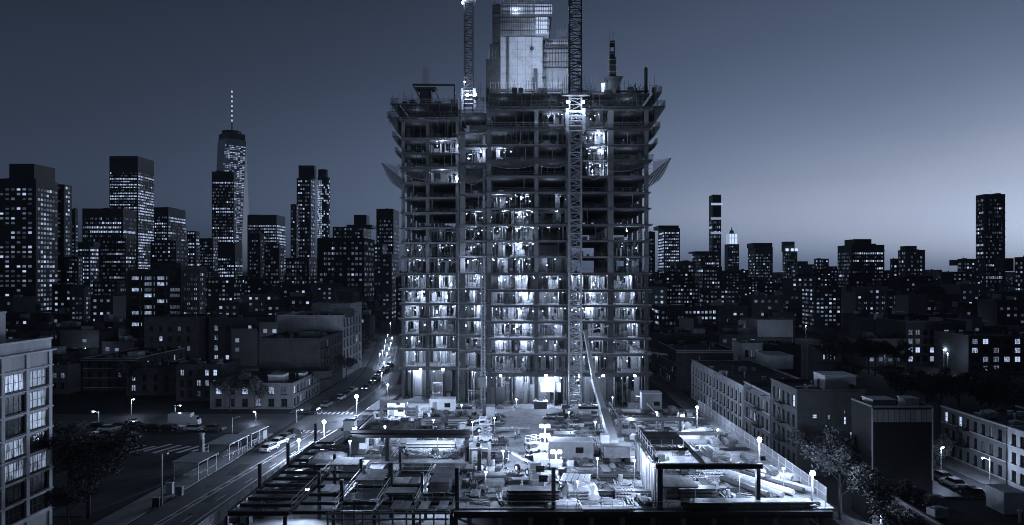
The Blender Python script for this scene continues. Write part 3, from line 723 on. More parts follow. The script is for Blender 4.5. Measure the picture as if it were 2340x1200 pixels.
# steel columns, beams and rebar cages on the top deck
b = MB(); b.box(-28.6,-25.4,13.5,16,80.01,84.4); b.hexa([(-29.4,13.2,84.41),(-24.6,13.2,84.41),(-24.6,16.2,84.41),(-29.4,16.2,84.41),(-29.9,13,85.0),(-24,13,85.0),(-24,16.4,85.0),(-29.9,16.4,85.0)]); b.build('column_form', [steel], tw)
b = MB(); b.bar((-30.4,12.6,85.5),(-18.8,12.6,85.4),.45,.5); b.bar((-30.2,12.7,85.2),(-27.4,12.7,80.2),.3,.3); b.bar((-19,12.6,85.1),(-19,12.6,80.1),.35); b.bar((-25,12.8,85),(-22.4,12.8,80.2),.16); b.build('steel_beam', [steel], tw)
b = MB()
for i in range(7):
    for j in (0,1): b.bar((-28.0+i*.32,14.2+j*1.4,85),(-28.0+i*.32,14.2+j*1.4,90.6+(i%3)*.3),.07,.07)
for i in range(6): b.bar((-33.0+i*.45,13,80),(-33.0+i*.45,13,82.6+(i%2)*.4),.08,.08)
for i in range(6): b.bar((15.8+i*.55,4,80),(15.8+i*.55,4,84.5+(i%3)*.6),.07,.07)
b.build('rebar', [steel_l], tw, kind='stuff')
b = MB(); b.box(21.6,24.6,1.5,4,80.01,83.8); b.hexa([(21.4,1.3,83.81),(25.0,1.3,83.81),(25.0,4.2,83.81),(21.4,4.2,83.81),(21.0,1.2,84.6),(25.4,1.2,84.6),(25.4,4.3,84.6),(21.0,4.3,84.6)]); b.box(21.9,23.6,1.8,3.8,84.62,89.8); b.box(22.0,23.3,2,3.6,89.82,91.2); b.box(22.0,23.3,2,3.6,92.8,94.0)
for x in (22.05,23.2): b.box(x,x+.12,2,3.6,91.21,92.79)
b.build('column_form', [steel], tw)
b = MB()
for i in range(5): b.bar((21.9+i*.35,1.9,94),(21.9+i*.35,1.9,96.4-(i%2)*.5),.07,.07)
for z in (86,87.6,89,90.5,92,93.4): b.bar((21.5,1.6,z),(23.9,1.6,z),.07,.07)
b.bar((21.5,1.6,84.6),(21.5,1.6,91),.07); b.build('rebar', [galv], tw, kind='stuff')
b = MB(); b.cyl((31.2,1.6,80),(31.2,1.6,86.6),.45,12); b.ball((31.2,1.6,86.6),.45,12,6); b.build('steel_column', [steel], tw)
b = MB(); b.bar((13.6,1.2,80.7),(31.8,1.2,80.7),.4,.45); b.bar((26.6,1.3,80),(30,1.3,80.5),.2); b.bar((29.2,1.3,80.1),(28.2,1.3,82.4),.3); b.build('steel_beam', [steel], tw)
b = MB()
for i in range(11): b.bar((26+i*.42,2.2,80),(26.6+i*.42,2.2,81.9+(i%3)*.5),.1,.1)
b.build('prop_bundle', [steel], tw, kind='stuff')
lamp(tw, (20.2,-.6,82.3), 900, .2); lamp(tw, (-1.0,3,88.5), 9000, .4); lamp(tw, (4.5,8,103), 3600, .4); lamp(tw, (9,8,88), 2800, .4)
b = MB(); b.box(19.6,20.6,.4,.6,80.4,82.6); b.build('lit_panel', [emit('lit_panel_glow', 1.1, 1.1)], tw)
b = MB(); b.ball((0,0,0),.2); o = tag(b.build('work_light', [lampglow]), 'work bulb on the rim of the core formwork at the very top', 'lamp'); o.location = (-2.4,TY+14.6,106.6); lamp(o, (0,-.4,0), 500, .2)
# podium steel over the lobby: spandrel beams at first floor
b = MB(); b.bar((-9.8,-.4,8.4),(32,-.4,8.4),.4,.9); b.build('spandrel_beam', [steel], tw)
b = MB(); b.bar((-33.8,11.7,8.4),(-17.4,11.7,8.4),.4,.9); b.build('spandrel_beam', [steel], tw)
# pale sheet screens / panels in the lobby
for x0, x1, y, z0, z1, m in ((-26,-20,16,1.5,7.2,conc_l),(-9,-5.4,3,.2,4.8,conc_l),(4.2,9.4,2,3.6,8.0,white),(15.2,21.2,3,.5,7.8,conc),(-32.4,-27.5,17,.2,8,white)):
    b = MB(); b.box(x0, x1, y, y+.2, z0, z1); b.build('wall_panel', [m], tw)
# ---------------------------------------------------------------- cranes
def mast_section(w, h, t, m=None):
    b = MB(); a = w/2
    for x in (-a, a):
        for y in (-a, a): b.bar((x,y,0),(x,y,h-.004),t*1.5,t*1.5)
    for (p, q) in (((-a,-a),(a,-a)),((a,-a),(a,a)),((a,a),(-a,a)),((-a,a),(-a,-a))):
        b.bar((*p,h-.15),(*q,h-.15),t,t); b.bar((*p,.1),(*q,h/2-.1),t*.8,t*.8); b.bar((*q,h/2),(*p,h-.3),t*.8,t*.8); b.bar((*p,h/2),(*q,h/2),t*.7,t*.7)
    return b.mesh('mast_section', [m or cranem])
def crane(label, x, y, z0, n, w, h, t, az, flip):
    k = thing('tower_crane', label, 'crane', (x,y,z0)); me = mast_section(w, h, t); md = mast_section(w, h, t, crane_shade)
    for i in range(n): place('mast_section', me if z0+i*h < 73 else md, k, (0,0,i*h+.004), kind=None)  # high sections use the darker copy: missing lamplight put into the colour
    H = n*h+.01
    b = MB(); b.box(-w*.8,w*.8,-w*.8,w*.8,H,H+.8); b.cyl((0,0,H+.81),(0,0,H+1.6),w*.7,14); b.build('slewing_ring', [cranem], k)
    top = MB(); top.box(-1.6,1.6,-7,2.5,H+1.61,H+2.2); top.box(-1.5,1.5,-7,-4.5,H+2.21,H+4.4); top.build('machinery_deck', [cranem], k)
    c = MB(); c.box(1.65,3.2,.5,2.6,H+1.7,H+4.0); c.build('cab', [white], k)
    j = MB(); ln = 46; el = R(58)
    for s in (-.8,.8):
        for q in (0,1.2): j.bar((s,2.2-q*.8,H+2.3+q*.5),(s*.6,2.2-q*.8+ln*math.cos(el),H+2.3+q*.5+ln*math.sin(el)),.16,.16)
    for i in range(22):
        f = i/22*ln; g_ = (i+1)/22*ln; p0 = (-.78,2.2+f*math.cos(el),H+2.3+f*math.sin(el)); p1 = (.78,2.2+g_*math.cos(el),H+2.3+g_*math.sin(el)); j.bar(p0,p1,.09,.09)
    j.build('jib', [cranem], k)
    a = MB(); a.bar((-1.2,0,H+2.2),(-1.2,-3.4,H+11),.25); a.bar((1.2,0,H+2.2),(1.2,-3.4,H+11),.25); a.bar((-1.2,-6,H+2.2),(0,-3.4,H+11),.2); a.bar((0,-3.4,H+11),(0,2.2+.93*ln*math.cos(el),H+2.3+.93*ln*math.sin(el)),.07); a.build('a_frame', [cranem], k)
    for ch in k.children:
        if ch.name.split('.')[0] in ('slewing_ring','machinery_deck','cab','jib','a_frame'): ch.rotation_euler = (0,0,az)
    return k
k1 = crane('tall lattice crane mast climbing the front of the tower, right of centre', PX(1314,173), 173, 1.2, 35, 2.9, 3.3, .24, R(-70), 1)
k2 = crane('thinner lattice crane mast standing on the roof left of the core', PX(1071,197), 197, 80.2, 10, 2.3, 3.0, .2, R(-80), -1)
b = MB(); b.box(-2.6,2.6,-2.6,2.6,-1.2,0); b.build('crane_base', [conc], k1)
# climbing collar with its two glaring floodlights and bright cage below
b = MB()
for s in (-1,1):
    b.box(s*2.0-.35,s*2.0+.35,-2.2,-1.5,67.5,73.2); b.box(s*2.0-.4,s*2.0+.4,1.5,2.2,67.5,73.2)
for z in (67.6,68.8,70,71.2,72.4): b.box(-1.6,1.6,-2.2,-1.9,z,z+.3); b.bar((-2,-2,z),(-2,2,z),.2); b.bar((2,-2,z),(2,2,z),.2)
b.build('climbing_collar', [galv], k1)
b = MB(); b.box(-3.4,3.4,-3.2,-1.75,76.2,76.5); b.box(-3.4,3.4,1.75,3.2,76.2,76.5)
for i in range(14): b.bar((-3.3+i*.5,-3.1,76.51),(-3.3+i*.5,-3.1,79.5+(i%3)*.8),.09,.09)
b.build('climbing_platform', [steel], k1)
def floods(par, pts, pw, r=.4, mt=None):
    for p in pts:
        b = MB(); b.ball((0,0,0), r, 10, 7); b.cyl((0,.05,0),(0,r+.35,0),r*.6,8)
        o = b.build('flood_lamp', [mt or floodglow], par); o.location = p; lamp(par, (p[0], p[1]-r-.4, p[2]-.2), pw, r)
floods(k1, [(-1.85,-2.7,74.6),(1.75,-2.7,74.6)], 1500, .42)
floods(k2, [(-.2,-2.2,3.6),(1.9,-1.6,3.9)], 420, .45, lampglow); floods(k2, [(-1.6,-1.3,29.6)], 350, .28, lampglow); floods(k2, [(-1.0,-1.6,7.4)], 260, .2, lampglow)
b = MB()
for s in (-1.7,1.7): b.box(s-.35,s+.35,-1.6,-1.2,-.2,5.6)
for z in (0,1.2,2.4,3.6,4.8): b.box(-1.6,1.6,-1.55,-1.3,z,z+.25)
b.build('climbing_collar', [galv], k2)
# material hoist mast at the strip and the slim poles
h = thing('hoist_mast', 'slim pale hoist mast beside the recessed strip of the tower', 'hoist', (PX(1105,176),174.2,0))
me = mast_section(.9, 3.0, .12)
for i in range(12): place('mast_section', me, h, (0,0,.05+i*3.0))
b = MB(); b.box(-1.0,1.0,-1.9,-.6,6.0,8.6); b.build('hoist_car', [steel_l], h)
h = thing('hoist_mast', 'thin scaffold mast standing left of the recessed strip', 'hoist', (PX(1051,187),186.6,0))
me = mast_section(.8, 3.0, .09)
for i in range(27): place('mast_section', me, h, (0,0,.05+i*3.0))
for px in (1328, 1342):
    pass
# ================================================================ city buildings
def bulk(*a): return [a]
T = far_tower
# ---- left skyline
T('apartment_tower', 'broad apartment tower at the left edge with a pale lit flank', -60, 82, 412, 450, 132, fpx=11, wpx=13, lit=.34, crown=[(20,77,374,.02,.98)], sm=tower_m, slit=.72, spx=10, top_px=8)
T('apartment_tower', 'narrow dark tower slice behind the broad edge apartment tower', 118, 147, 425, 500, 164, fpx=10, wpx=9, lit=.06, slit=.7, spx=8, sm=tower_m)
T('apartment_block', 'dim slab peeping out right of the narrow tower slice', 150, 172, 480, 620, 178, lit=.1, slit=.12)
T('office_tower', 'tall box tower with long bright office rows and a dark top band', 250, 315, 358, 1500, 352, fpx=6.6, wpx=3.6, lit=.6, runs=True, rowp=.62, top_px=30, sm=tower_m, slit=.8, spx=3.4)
T('office_block', 'wide black office block low in front of the tall box tower', 188, 312, 478, 1150, None, fpx=10, wpx=4, lit=.16, runs=True, rowp=.16, top_px=14, dep=40)
T('office_tower', 'mid-height tower with a bright row of lights under its pale top', 352, 384, 475, 1300, 424, fpx=7, wpx=4, lit=.25, runs=True, rowp=.2, sm=tower_l, slit=.3, spx=4, top_px=16)
T('office_block', 'stepped office block with lit floors left of the dark apartment slab', 156, 226, 562, 640, None, fpx=9, wpx=5, lit=.5, runs=True, rowp=.5, dep=30, crown=[(172,212,553,.1,.8)], wm=tower_m)
T('apartment_block', 'dark block with scattered window rows below the black office block', 228, 312, 548, 820, None, fpx=9, wpx=5, lit=.3, runs=True, rowp=.3, dep=30)
T('office_block', 'dark block cut in two tones right of the stepped office block', 345, 402, 553, 880, 430, fpx=9, wpx=6, lit=.1, sm=tower_l, slit=.03)
T('office_block', 'small office block with a lit upper floor left of the spire tower', 427, 456, 530, 1000, None, fpx=8, wpx=4, lit=.4, runs=True, rowp=.3)
T('office_block', 'squat lit block just left of the spire tower', 455, 500, 546, 1250, None, fpx=7, wpx=4, lit=.35)
# the spire tower: square base turning into a rotated square top
t = thing('skyscraper', 'tall tapering glass skyscraper with a lit mast on its roof', 'skyscraper', (PX(530,2000),2000,0)); k = 2000/F
b = MB(); Hs = PZ(322,2000); h0 = 32*k; h1 = 27*k
B_ = [(-h0,-h0),(h0,-h0),(h0,h0),(-h0,h0)]; T_ = [(0,-h1*1.2),(h1*1.2,0),(0,h1*1.2),(-h1*1.2,0)]
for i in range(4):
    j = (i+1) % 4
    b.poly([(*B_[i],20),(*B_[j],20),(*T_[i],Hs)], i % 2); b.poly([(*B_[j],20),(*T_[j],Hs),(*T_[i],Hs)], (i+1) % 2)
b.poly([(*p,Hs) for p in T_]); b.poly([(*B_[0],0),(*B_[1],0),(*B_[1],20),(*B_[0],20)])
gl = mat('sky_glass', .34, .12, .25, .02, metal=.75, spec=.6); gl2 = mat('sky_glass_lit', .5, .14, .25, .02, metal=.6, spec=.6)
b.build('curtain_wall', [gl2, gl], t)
b = MB(); b.cyl((0,0,Hs),(0,0,Hs+14*k),h1*1.12,4,None); b.cyl((0,0,Hs+14*k),(0,0,Hs+21*k),h1*.8,12); b.build('crown_ring', [tower_m], t)
b = MB(); b.cyl((0,0,Hs+21*k),(0,0,PZ(207,2000)),2.4*k*.6,8,.5*k); b.build('mast', [steel_l], t)
for i in range(7):
    b = MB(); zz = PZ(278-i*11,2000); b.cyl((0,0,zz),(0,0,zz+4.5*k),1.9*k*.75,8); b.build('mast_light', [win_bright], t)
L = MB(); rr = random.Random(5)
LP = lambda p, q, a: (p[0]+(q[0]-p[0])*a, p[1]+(q[1]-p[1])*a)
for f in range(78):
    z = 24+(Hs-40)*f/78; a = (z-20)/(Hs-20); a2 = (z+2.6-20)/(Hs-20)
    for (A, A2), (Q, Q2), pl, nn in ((((B_[0],T_[0]),)*2, ((B_[1],T_[0]),)*2, .3, 16), (((B_[1],T_[0]),)*2, ((B_[1],T_[1]),)*2, .72, 12)):
        p0, p1 = LP(*A, a), LP(*Q, a); q0, q1 = LP(*A, a2), LP(*Q, a2); pr_ = pl*(.3+1.2*rr.random()) if f not in (52,53,60,61) else 1
        w_ = math.hypot(p1[0]-p0[0], p1[1]-p0[1]); n = max(1, int(nn*w_/(2*h0))); nx_, ny_ = (p1[1]-p0[1])/max(w_,.1)*.9, -(p1[0]-p0[0])/max(w_,.1)*.9
        for i in range(n):
            if rr.random() < pr_:
                u0, u1 = i/n, (i+.78)/n; g_ = lambda s, t, u, zz: (s[0]+(t[0]-s[0])*u+nx_, s[1]+(t[1]-s[1])*u+ny_, zz)
                L.poly([g_(p0,p1,u0,z), g_(p0,p1,u1,z), g_(q0,q1,u1,z+2.6), g_(q0,q1,u0,z+2.6)])
for f in range(0):
    z = 40+(Hs-60)*f/60; a = (z-20)/(Hs-20)
    if rr.random() < .55:                 # lit floors on the two faces turned to us
        yl = -h0*(1-a)-h1*1.2*a*.5
        xa = -h0*(1-a)-h1*.55*a; xb = -xa
        n = 14
        for i in range(n):
            if rr.random() < (.25 if f not in (20,36,44,45,57) else .95): L.poly([(xa+(xb-xa)*i/n, -h0-1.5, z),(xa+(xb-xa)*(i+.75)/n, -h0-1.5, z),(xa+(xb-xa)*(i+.75)/n, -h0-1.5, z+2.2),(xa+(xb-xa)*i/n, -h0-1.5, z+2.2)])
L.build('lit_windows', [emit('skyscraper_window', .12, .8, 1.8, island=True)], t, kind='stuff')
T('office_tower', 'dark stepped tower standing in front of the tapering skyscraper', 484, 534, 393, 1750, 540, fpx=7.4, wpx=4, lit=.12, runs=True, rowp=.25, top_px=20, slit=.1)
T('office_block', 'low lit office block with closely lit rows under the tapering skyscraper', 497, 554, 556, 900, None, fpx=7.5, wpx=4, lit=.4, runs=True, rowp=.62, top_px=34, dep=35)
T('office_block', 'wide tower with dark flat cap and two bright bands of floors', 566, 652, 492, 1650, None, fpx=7, wpx=4, lit=.85, runs=True, rowp=.9, top_px=20, dep=60, crown=[(568,592,490,.1,.9)], wm=tower_m)
T('office_block', 'black block left of the low dark cube', 568, 606, 536, 1000, None, fpx=9, wpx=5, lit=.05)
T('office_block', 'plain dark cube in front of the two bright bands', 604, 650, 561, 800, None, fpx=9, wpx=6, lit=.08, crown=[(610,630,556,.2,.8)])
T('office_block', 'slim grey shaft left of the round-edged tower', 664, 682, 468, 1500, None, fpx=8, wpx=4, lit=.15, wm=tower_m)
T('residential_tower', 'tall tower with a bright grid of windows and a silvery flank', 678, 720, 408, 1600, None, fpx=9, wpx=5.5, lit=.6, sm=tower_l, slit=.65, spx=4.5, crown=[(682,718,378,.02,.5)])
o_ = [o for o in C.objects if o.get('label','').startswith('tall tower with a bright grid')][0]; k = 1600/F
b = MB(); a0 = PX(722,1600)-o_.location.x
b.cyl((a0+14*k,15*k,0),(a0+14*k,15*k,PZ(404,1600)),14*k,20); b.build('round_flank', [tower_m], o_)
b = MB(); b.cyl((a0+12*k,15*k,PZ(404,1600)),(a0+12*k,15*k,PZ(386,1600)),11*k,20); b.build('flank_top', [tower_m], o_)
L = MB(); rr = random.Random(8)
for f in range(42):
    z = 40+f*5.0
    for i in range(12):
        an = math.pi*(1.02+i/12*.96); an2 = an+.17
        if rr.random() < (.95 if 2 <= i <= 5 else .3): 
            q = lambda an_, zz: (a0+14*k+14.4*k*math.cos(an_), 15*k+14.4*k*math.sin(an_), zz)
            L.poly([q(an,z), q(an2,z), q(an2,z+3.4), q(an,z+3.4)])
L.build('lit_windows', [win_row], o_, kind='stuff')
T('office_tower', 'old tower with a stepped square crown left of the open tower', 760, 848, 520, 1200, None, fpx=9, wpx=6, lit=.04, dep=60, crown=[(790,848,513,.1,.8),(803,832,489,.3,.7)])
T('office_tower', 'dark tower with a lit band standing close to the open tower', 860, 899, 479, 1000, 912, fpx=9, wpx=5, lit=.3, top_px=20, sm=tower_l, slit=.15)
T('apartment_block', 'broad brick apartment block with rows of scattered windows left of the open tower', 726, 832, 546, 600, 856, fpx=12, wpx=9, lit=.16, wm=brick_d, sm=brick_m, slit=.12, fins=False)
T('apartment_block', 'grey apartment slice right behind the broad brick block', 846, 874, 560, 760, 884, fpx=9, wpx=7, lit=.2, wm=tower_m)
T('apartment_block', 'dark apartment block between the cube and the broad brick block', 652, 726, 592, 700, None, fpx=9, wpx=6, lit=.16, dep=30)
T('apartment_block', 'dark narrow block between brick apartments and the open tower', 872, 905, 585, 520, None, fpx=10, wpx=7, lit=.2, dep=30)
T('apartment_slab', 'dark apartment slab with four columns of wide lit windows', 292, 414, 622, 292, None, fpx=13.3, wpx=29, lit=.0, dep=6, crown=[(345,400,600,.1,.9)], wm=brick_d)
T('apartment_block', 'grey brick block of small windows joined to the dark apartment slab', 416, 470, 616, 293, None, fpx=11, wpx=8, lit=.3, dep=6, wm=brick_m)
T('apartment_block', 'pale low block with faint windows below the stepped office block', 161, 208, 660, 360, None, fpx=11, wpx=8, lit=.1, wm=brick_m, dep=20)
T('office_block', 'low block with a bright strip of floors behind the pale low block', 150, 190, 590, 500, None, fpx=9, wpx=6, lit=.35, dep=25, wm=tower_m)
T('apartment_block', 'low dark block dotted with lights left of the dark apartment slab', 212, 292, 648, 380, None, fpx=11, wpx=8, lit=.12, dep=22, wm=brick_d)
T('apartment_block', 'low brick block right of the grey brick block', 472, 560, 640, 480, None, fpx=10, wpx=8, lit=.12, dep=24, wm=brick_d)
T('apartment_block', 'flat dark block under the plain dark cube', 556, 640, 640, 520, None, fpx=10, wpx=7, lit=.14, dep=24, wm=brick_d)
# the four window columns of the dark slab, window by window
o_ = [o for o in C.objects if o.get('label','').startswith('dark apartment slab with four')][0]; k = 292/F; rr = random.Random(3)
bp = MB(); bp.box(0,22*k,-.06,.06,0,7.4*k); wl = bp.mesh('window', [win_near]); bd = MB(); bd.box(0,22*k,-.06,.06,0,7.4*k); wdk = bd.mesh('window', [glass])
for j in range(15):
    for i in range(4):
        z = PZ(632+j*13.2,292); x = PX(302+i*29.0,292)-o_.location.x
        if z > 2 and j != 12: place('window', wl if rr.random() < .6 else wdk, o_, (x,-.1,z-7.4*k))
# ---- right skyline
T('office_tower', 'dark rounded tower slice just right of the open tower', 1478, 1497, 532, 900, None, fpx=9, wpx=5, lit=.08, dep=40)
T('office_tower', 'square office tower with many lit rows right of the open tower', 1504, 1554, 523, 1100, None, fpx=7, wpx=4, lit=.6, runs=True, rowp=.65, top_px=4, wm=tower_m, dep=50, crown=[(1506,1552,515,.05,.95,tower_d)])
T('skyscraper', 'slender tall tower with a dark top and bright mechanical bands', 1620, 1648, 446, 1900, None, fpx=11, wpx=4, lit=.12, dep=40, top_px=42, runs=True, rowp=.12)
o_ = [o for o in C.objects if o.get('label','').startswith('slender tall tower')][0]; k = 1900/F
for yy in (469,502,535): b = MB(); b.box(-13.5*k,13.5*k,-1.2,-.5,PZ(yy,1900),PZ(yy-5,1900)); b.build('mechanical_floor', [emit('mech_floor%d' % yy, .45 if yy != 469 else .7, .45 if yy != 469 else .7)], o_)
d = 2200; k = d/F; t = thing('skyscraper', 'classic stepped skyscraper with a floodlit white crown', 'skyscraper', (PX(1676,d),d,0))
b = MB(); b.box(-13*k,13*k,0,26*k,0,PZ(558,d)); b.build('wall', [tower_m], t)
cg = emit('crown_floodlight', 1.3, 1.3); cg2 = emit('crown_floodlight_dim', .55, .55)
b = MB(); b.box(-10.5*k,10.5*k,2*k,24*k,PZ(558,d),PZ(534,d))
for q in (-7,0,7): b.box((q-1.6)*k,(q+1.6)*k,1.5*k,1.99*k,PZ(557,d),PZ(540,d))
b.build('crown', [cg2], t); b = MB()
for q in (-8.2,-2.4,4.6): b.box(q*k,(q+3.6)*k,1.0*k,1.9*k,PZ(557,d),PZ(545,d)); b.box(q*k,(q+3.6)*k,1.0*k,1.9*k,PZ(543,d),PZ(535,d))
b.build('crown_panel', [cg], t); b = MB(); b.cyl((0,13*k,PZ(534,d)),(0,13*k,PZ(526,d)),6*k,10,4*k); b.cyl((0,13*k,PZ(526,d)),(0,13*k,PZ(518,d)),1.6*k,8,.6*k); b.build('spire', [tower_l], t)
L = MB(); Dm = MB(); win_quads(L, Dm, (-12.5*k,0,1,0,0,-1), 1, 25*k, 60, PZ(562,d), 4*k, 6*k, .22, 2.2*k, 2.6*k, random.Random(4), off=.5); L.build('lit_windows', [win_far], t, kind='stuff'); Dm.build('dim_windows', [win_dim], t, kind='stuff')
T('office_tower', 'broad tower with a raised flat roof right of the white-crowned skyscraper', 1709, 1766, 566, 1500, None, fpx=7, wpx=4, lit=.3, wm=tower_m, dep=60, crown=[(1722,1766,555,.05,.9,tower_d)], top_px=8)
T('office_tower', 'tower with a lit collar below its small crown', 1788, 1822, 575, 1500, None, fpx=6.5, wpx=4, lit=.22, wm=tower_m, dep=50, crown=[(1794,1817,552,.1,.8)])
o_ = [o for o in C.objects if o.get('label','').startswith('tower with a lit collar')][0]; k = 1500/F
b = MB()
for q in (-15,-3,6): b.box(q*k,(q+6)*k,-2,-.6,PZ(574,1500),PZ(568,1500))
b.build('collar_light', [cg], o_)
T('office_block', 'low rounded block with lit top floors below the slender tall tower', 1582, 1646, 578, 800, None, fpx=8, wpx=4, lit=.4, runs=True, rowp=.35, wm=tower_m, dep=40, crown=[(1590,1640,574,.1,.9)])
T('apartment_block', 'wide low block with one bright row under the rounded block', 1588, 1650, 612, 620, None, fpx=9, wpx=6, lit=.14, runs=True, rowp=.2, dep=30)
T('apartment_block', 'dim grey block right under the square lit office tower', 1532, 1590, 600, 700, None, fpx=9, wpx=6, lit=.18, wm=tower_m, dep=30)
T('office_block', 'flat plain block left of the round-topped grey block', 1806, 1862, 606, 900, None, fpx=9, wpx=6, lit=.02, wm=tower_l, dep=40, crown=[(1826,1848,597,.1,.8,tower_m)])
T('apartment_block', 'grey block with small roof box left of the wide black slab', 1860, 1894, 593, 1000, None, fpx=8, wpx=5, lit=.25, wm=tower_m, dep=40)
T('office_slab', 'wide black slab with a square roof box and several lit floors', 1914, 2021, 562, 700, None, fpx=8.6, wpx=5, lit=.2, runs=True, rowp=.26, dep=40, top_px=10, crown=[(1956,1995,546,.1,.8)], seed=12)
T('apartment_tower', 'stepped dark tower with a raised square top', 2052, 2114, 574, 600, None, fpx=9.5, wpx=7, lit=.16, dep=34, crown=[(2070,2096,562,.05,.7)], wm=tower_m)
T('apartment_tower', 'lower shoulder block left of the stepped dark tower', 2034, 2053, 594, 590, None, fpx=9.5, wpx=7, lit=.25, dep=30)
T('apartment_tower', 'grey apartment block against the tall tower at the right edge', 2188, 2230, 594, 650, None, fpx=8.5, wpx=6, lit=.36, dep=30, wm=tower_m, crown=[(2179,2190,607,.0,.8,tower_m)])
T('skyscraper', 'tall dark tower with a column of lights at the right edge', 2230, 2297, 446, 700, None, fpx=9.3, wpx=5, lit=.09, runs=True, rowp=.07, dep=45, fins=True)
T('apartment_tower', 'dark stepped block at the far right edge', 2318, 2400, 590, 600, None, fpx=10, wpx=8, lit=.1, dep=30, crown=[(2298,2319,620,.1,.9)])
T('apartment_block', 'apartment block with many bright windows in the middle of the right side', 1832, 1928, 660, 450, None, fpx=9.6, wpx=9.4, lit=.62, dep=22, wm=brick_d)
T('apartment_block', 'black apartment block right of the brightly windowed one', 1930, 2056, 668, 430, None, fpx=11, wpx=10, lit=.07, dep=22, wm=brick_d, crown=[(1955,1975,655,.2,.6)])
T('apartment_block', 'grey block with vertical stripes of wall left of the bright windows', 1770, 1832, 668, 430, None, fpx=11, wpx=11, lit=.03, dep=24, wm=brick_m, fins=True)
T('apartment_block', 'blank dark block with low lit strip beside the striped block', 1700, 1770, 690, 400, None, fpx=11, wpx=9, lit=.14, dep=20, wm=brick_m)
T('apartment_block', 'long low block with a level line of lights right of the open tower', 1490, 1640, 706, 340, None, fpx=13, wpx=9, lit=.28, runs=True, rowp=.4, dep=20, wm=brick_d)
T('apartment_block', 'dark block with a bright upper row behind the long low block', 1600, 1700, 664, 480, None, fpx=11, wpx=8, lit=.2, dep=24, wm=brick_d)
T('apartment_block', 'dotted dark block close behind the right side of the open tower', 1494, 1596, 650, 520, None, fpx=9, wpx=6.5, lit=.22, dep=24, wm=brick_d)
T('apartment_block', 'tall-shouldered dark house with a gable box among the right roofs', 2060, 2110, 640, 520, None, fpx=10, wpx=8, lit=.2, dep=26)
T('office_block', 'low hall with a bright line of windows near the right edge', 2190, 2296, 698, 380, None, fpx=8, wpx=6, lit=.5, runs=True, rowp=.7, dep=26)
T('apartment_block', 'dark block with a row of points of light at the right edge', 2290, 2420, 672, 420, None, fpx=11, wpx=9, lit=.28, dep=22)
# domed dark hall
t = thing('domed_hall', 'black hall with a low dome among the right-hand roofs', 'building', (PX(2145,400),400,0)); b = MB(); b.box(-12,12,0,20,0,PZ(672,400)); b.build('wall', [brick_d], t)
b = MB(); b.ball((0,10,PZ(672,400)), 9.5, 16, 10, 0, .62); b.build('dome', [roofm], t)
# ---- low city fabric: one object per block
r5 = random.Random(21)
def blocked(px0, px1, d): return False
def fill(d, xa, xb, wr, hr, lab, grp, pl, mats_, fh=3.4, ww=1.6, pw=3.1):
    x = xa; made = []
    while x < xb:
        w = wr[0]+(wr[1]-wr[0])*r5.random(); gap = 0.6 if r5.random() < .8 else 7
        h = hr[0]+(hr[1]-hr[0])*r5.random()**2.0; y = d+r5.random()*d*.07
        m = mats_[int(r5.random()*len(mats_))]
        pc = VX+(x+w/2)/y*F
        if not (278 < pc < 486 and y < 400) and not (1822 < pc < 1940 and y < 430) and abs(x+w/2-ave(y)) > w/2+10*(1 if y < 460 else .2) and not (-40 < x+w and x < 36 and y < 300):
            b = MB(); D = 12+r5.random()*10
            b.box(0,w,0,D,0,h,0); b.box(-.05,w+.05,-.05,.2,h+.002,h+.7,0); b.poly([(.02,.21,h+.01),(w-.02,.21,h+.01),(w-.02,D,h+.01),(.02,D,h+.01)],1)
            o = tag(b.build('city_block', [m, roofm]), lab, 'building', grp); o.location = (x,y,0)
            if r5.random() < .8:
                b = MB()
                for q in range(1+int(r5.random()*3)):
                    b = MB(); bx = (1+r5.random()*max(1,w-5) if q == 0 else 1+(bx+3)%max(1.5,w-4)); bw = 1.2+r5.random()*3; by = 2+r5.random()*5; b.box(bx,min(bx+bw,w-.4),by,by+3,h+.012+.003*q,h+1+r5.random()*2.6)
                    b.build('roof_bulkhead', [(m, stucco, brick_m, galv)[int(r5.random()*4)]], o)
            if d < 750:
                for q in range(int(r5.random()*5)): place('roof_vent', ROOFV[int(r5.random()*5)], o, (.8+(w-1.6)*r5.random(), 1+7*r5.random(), h+.015), r5.random())
                if r5.random() < .22: place('water_tank', TANK, o, (w*(.25+.5*r5.random()), 5, h+.015))
            L, Dm = MB(), MB()
            win_quads(L, Dm, (0,0,1,0,0,-1), .8, w-.5, 2, h-.5, pw*(1+d/2500), fh, pl*(.4+2.2*r5.random()), .8*ww*(1+d/2500), 1.5, r5, off=.08)
            L.build('lit_windows', [win_far], o, kind='stuff'); Dm.build('dim_windows', [win_dim], o, kind='stuff'); made.append((abs(x+w/2), o, m, len(L.f)))
        x += w+gap
    made.sort(key=lambda q: q[0]); sd = 'left' if xa < -100 else 'right'
    for i, (_, o, m, nl) in enumerate(made):
        tone = {'dark_brick':'dark','brick':'grey-brick','grey_curtain_wall':'grey','roof_tar':'charcoal','stucco':'pale','pale_brick':'light-brick'}.get(m.name,'dark')
        o['label'] = '%s low block, %s, %s from tower, %s row, %s roofs' % (tone, 'unlit' if nl == 0 else ('a few windows lit' if nl < 6 else 'many windows lit'), ORD[i], ORD[ROWN.setdefault(d, len(ROWN))], sd)
ORD = ['first','second','third','fourth','fifth','sixth','seventh','eighth','ninth','tenth','eleventh','twelfth','thirteenth','fourteenth','fifteenth','sixteenth','seventeenth','eighteenth','nineteenth','twentieth']
ORD += ['twenty-'+q for q in ORD[:9]]+['thirtieth']+['thirty-'+q for q in ORD[:9]]; ROWN = {}
def ave(y): return lerp(min(max(y,51),1099), ys, [(a+b_)/2 for a, b_ in zip(xl, xr)])
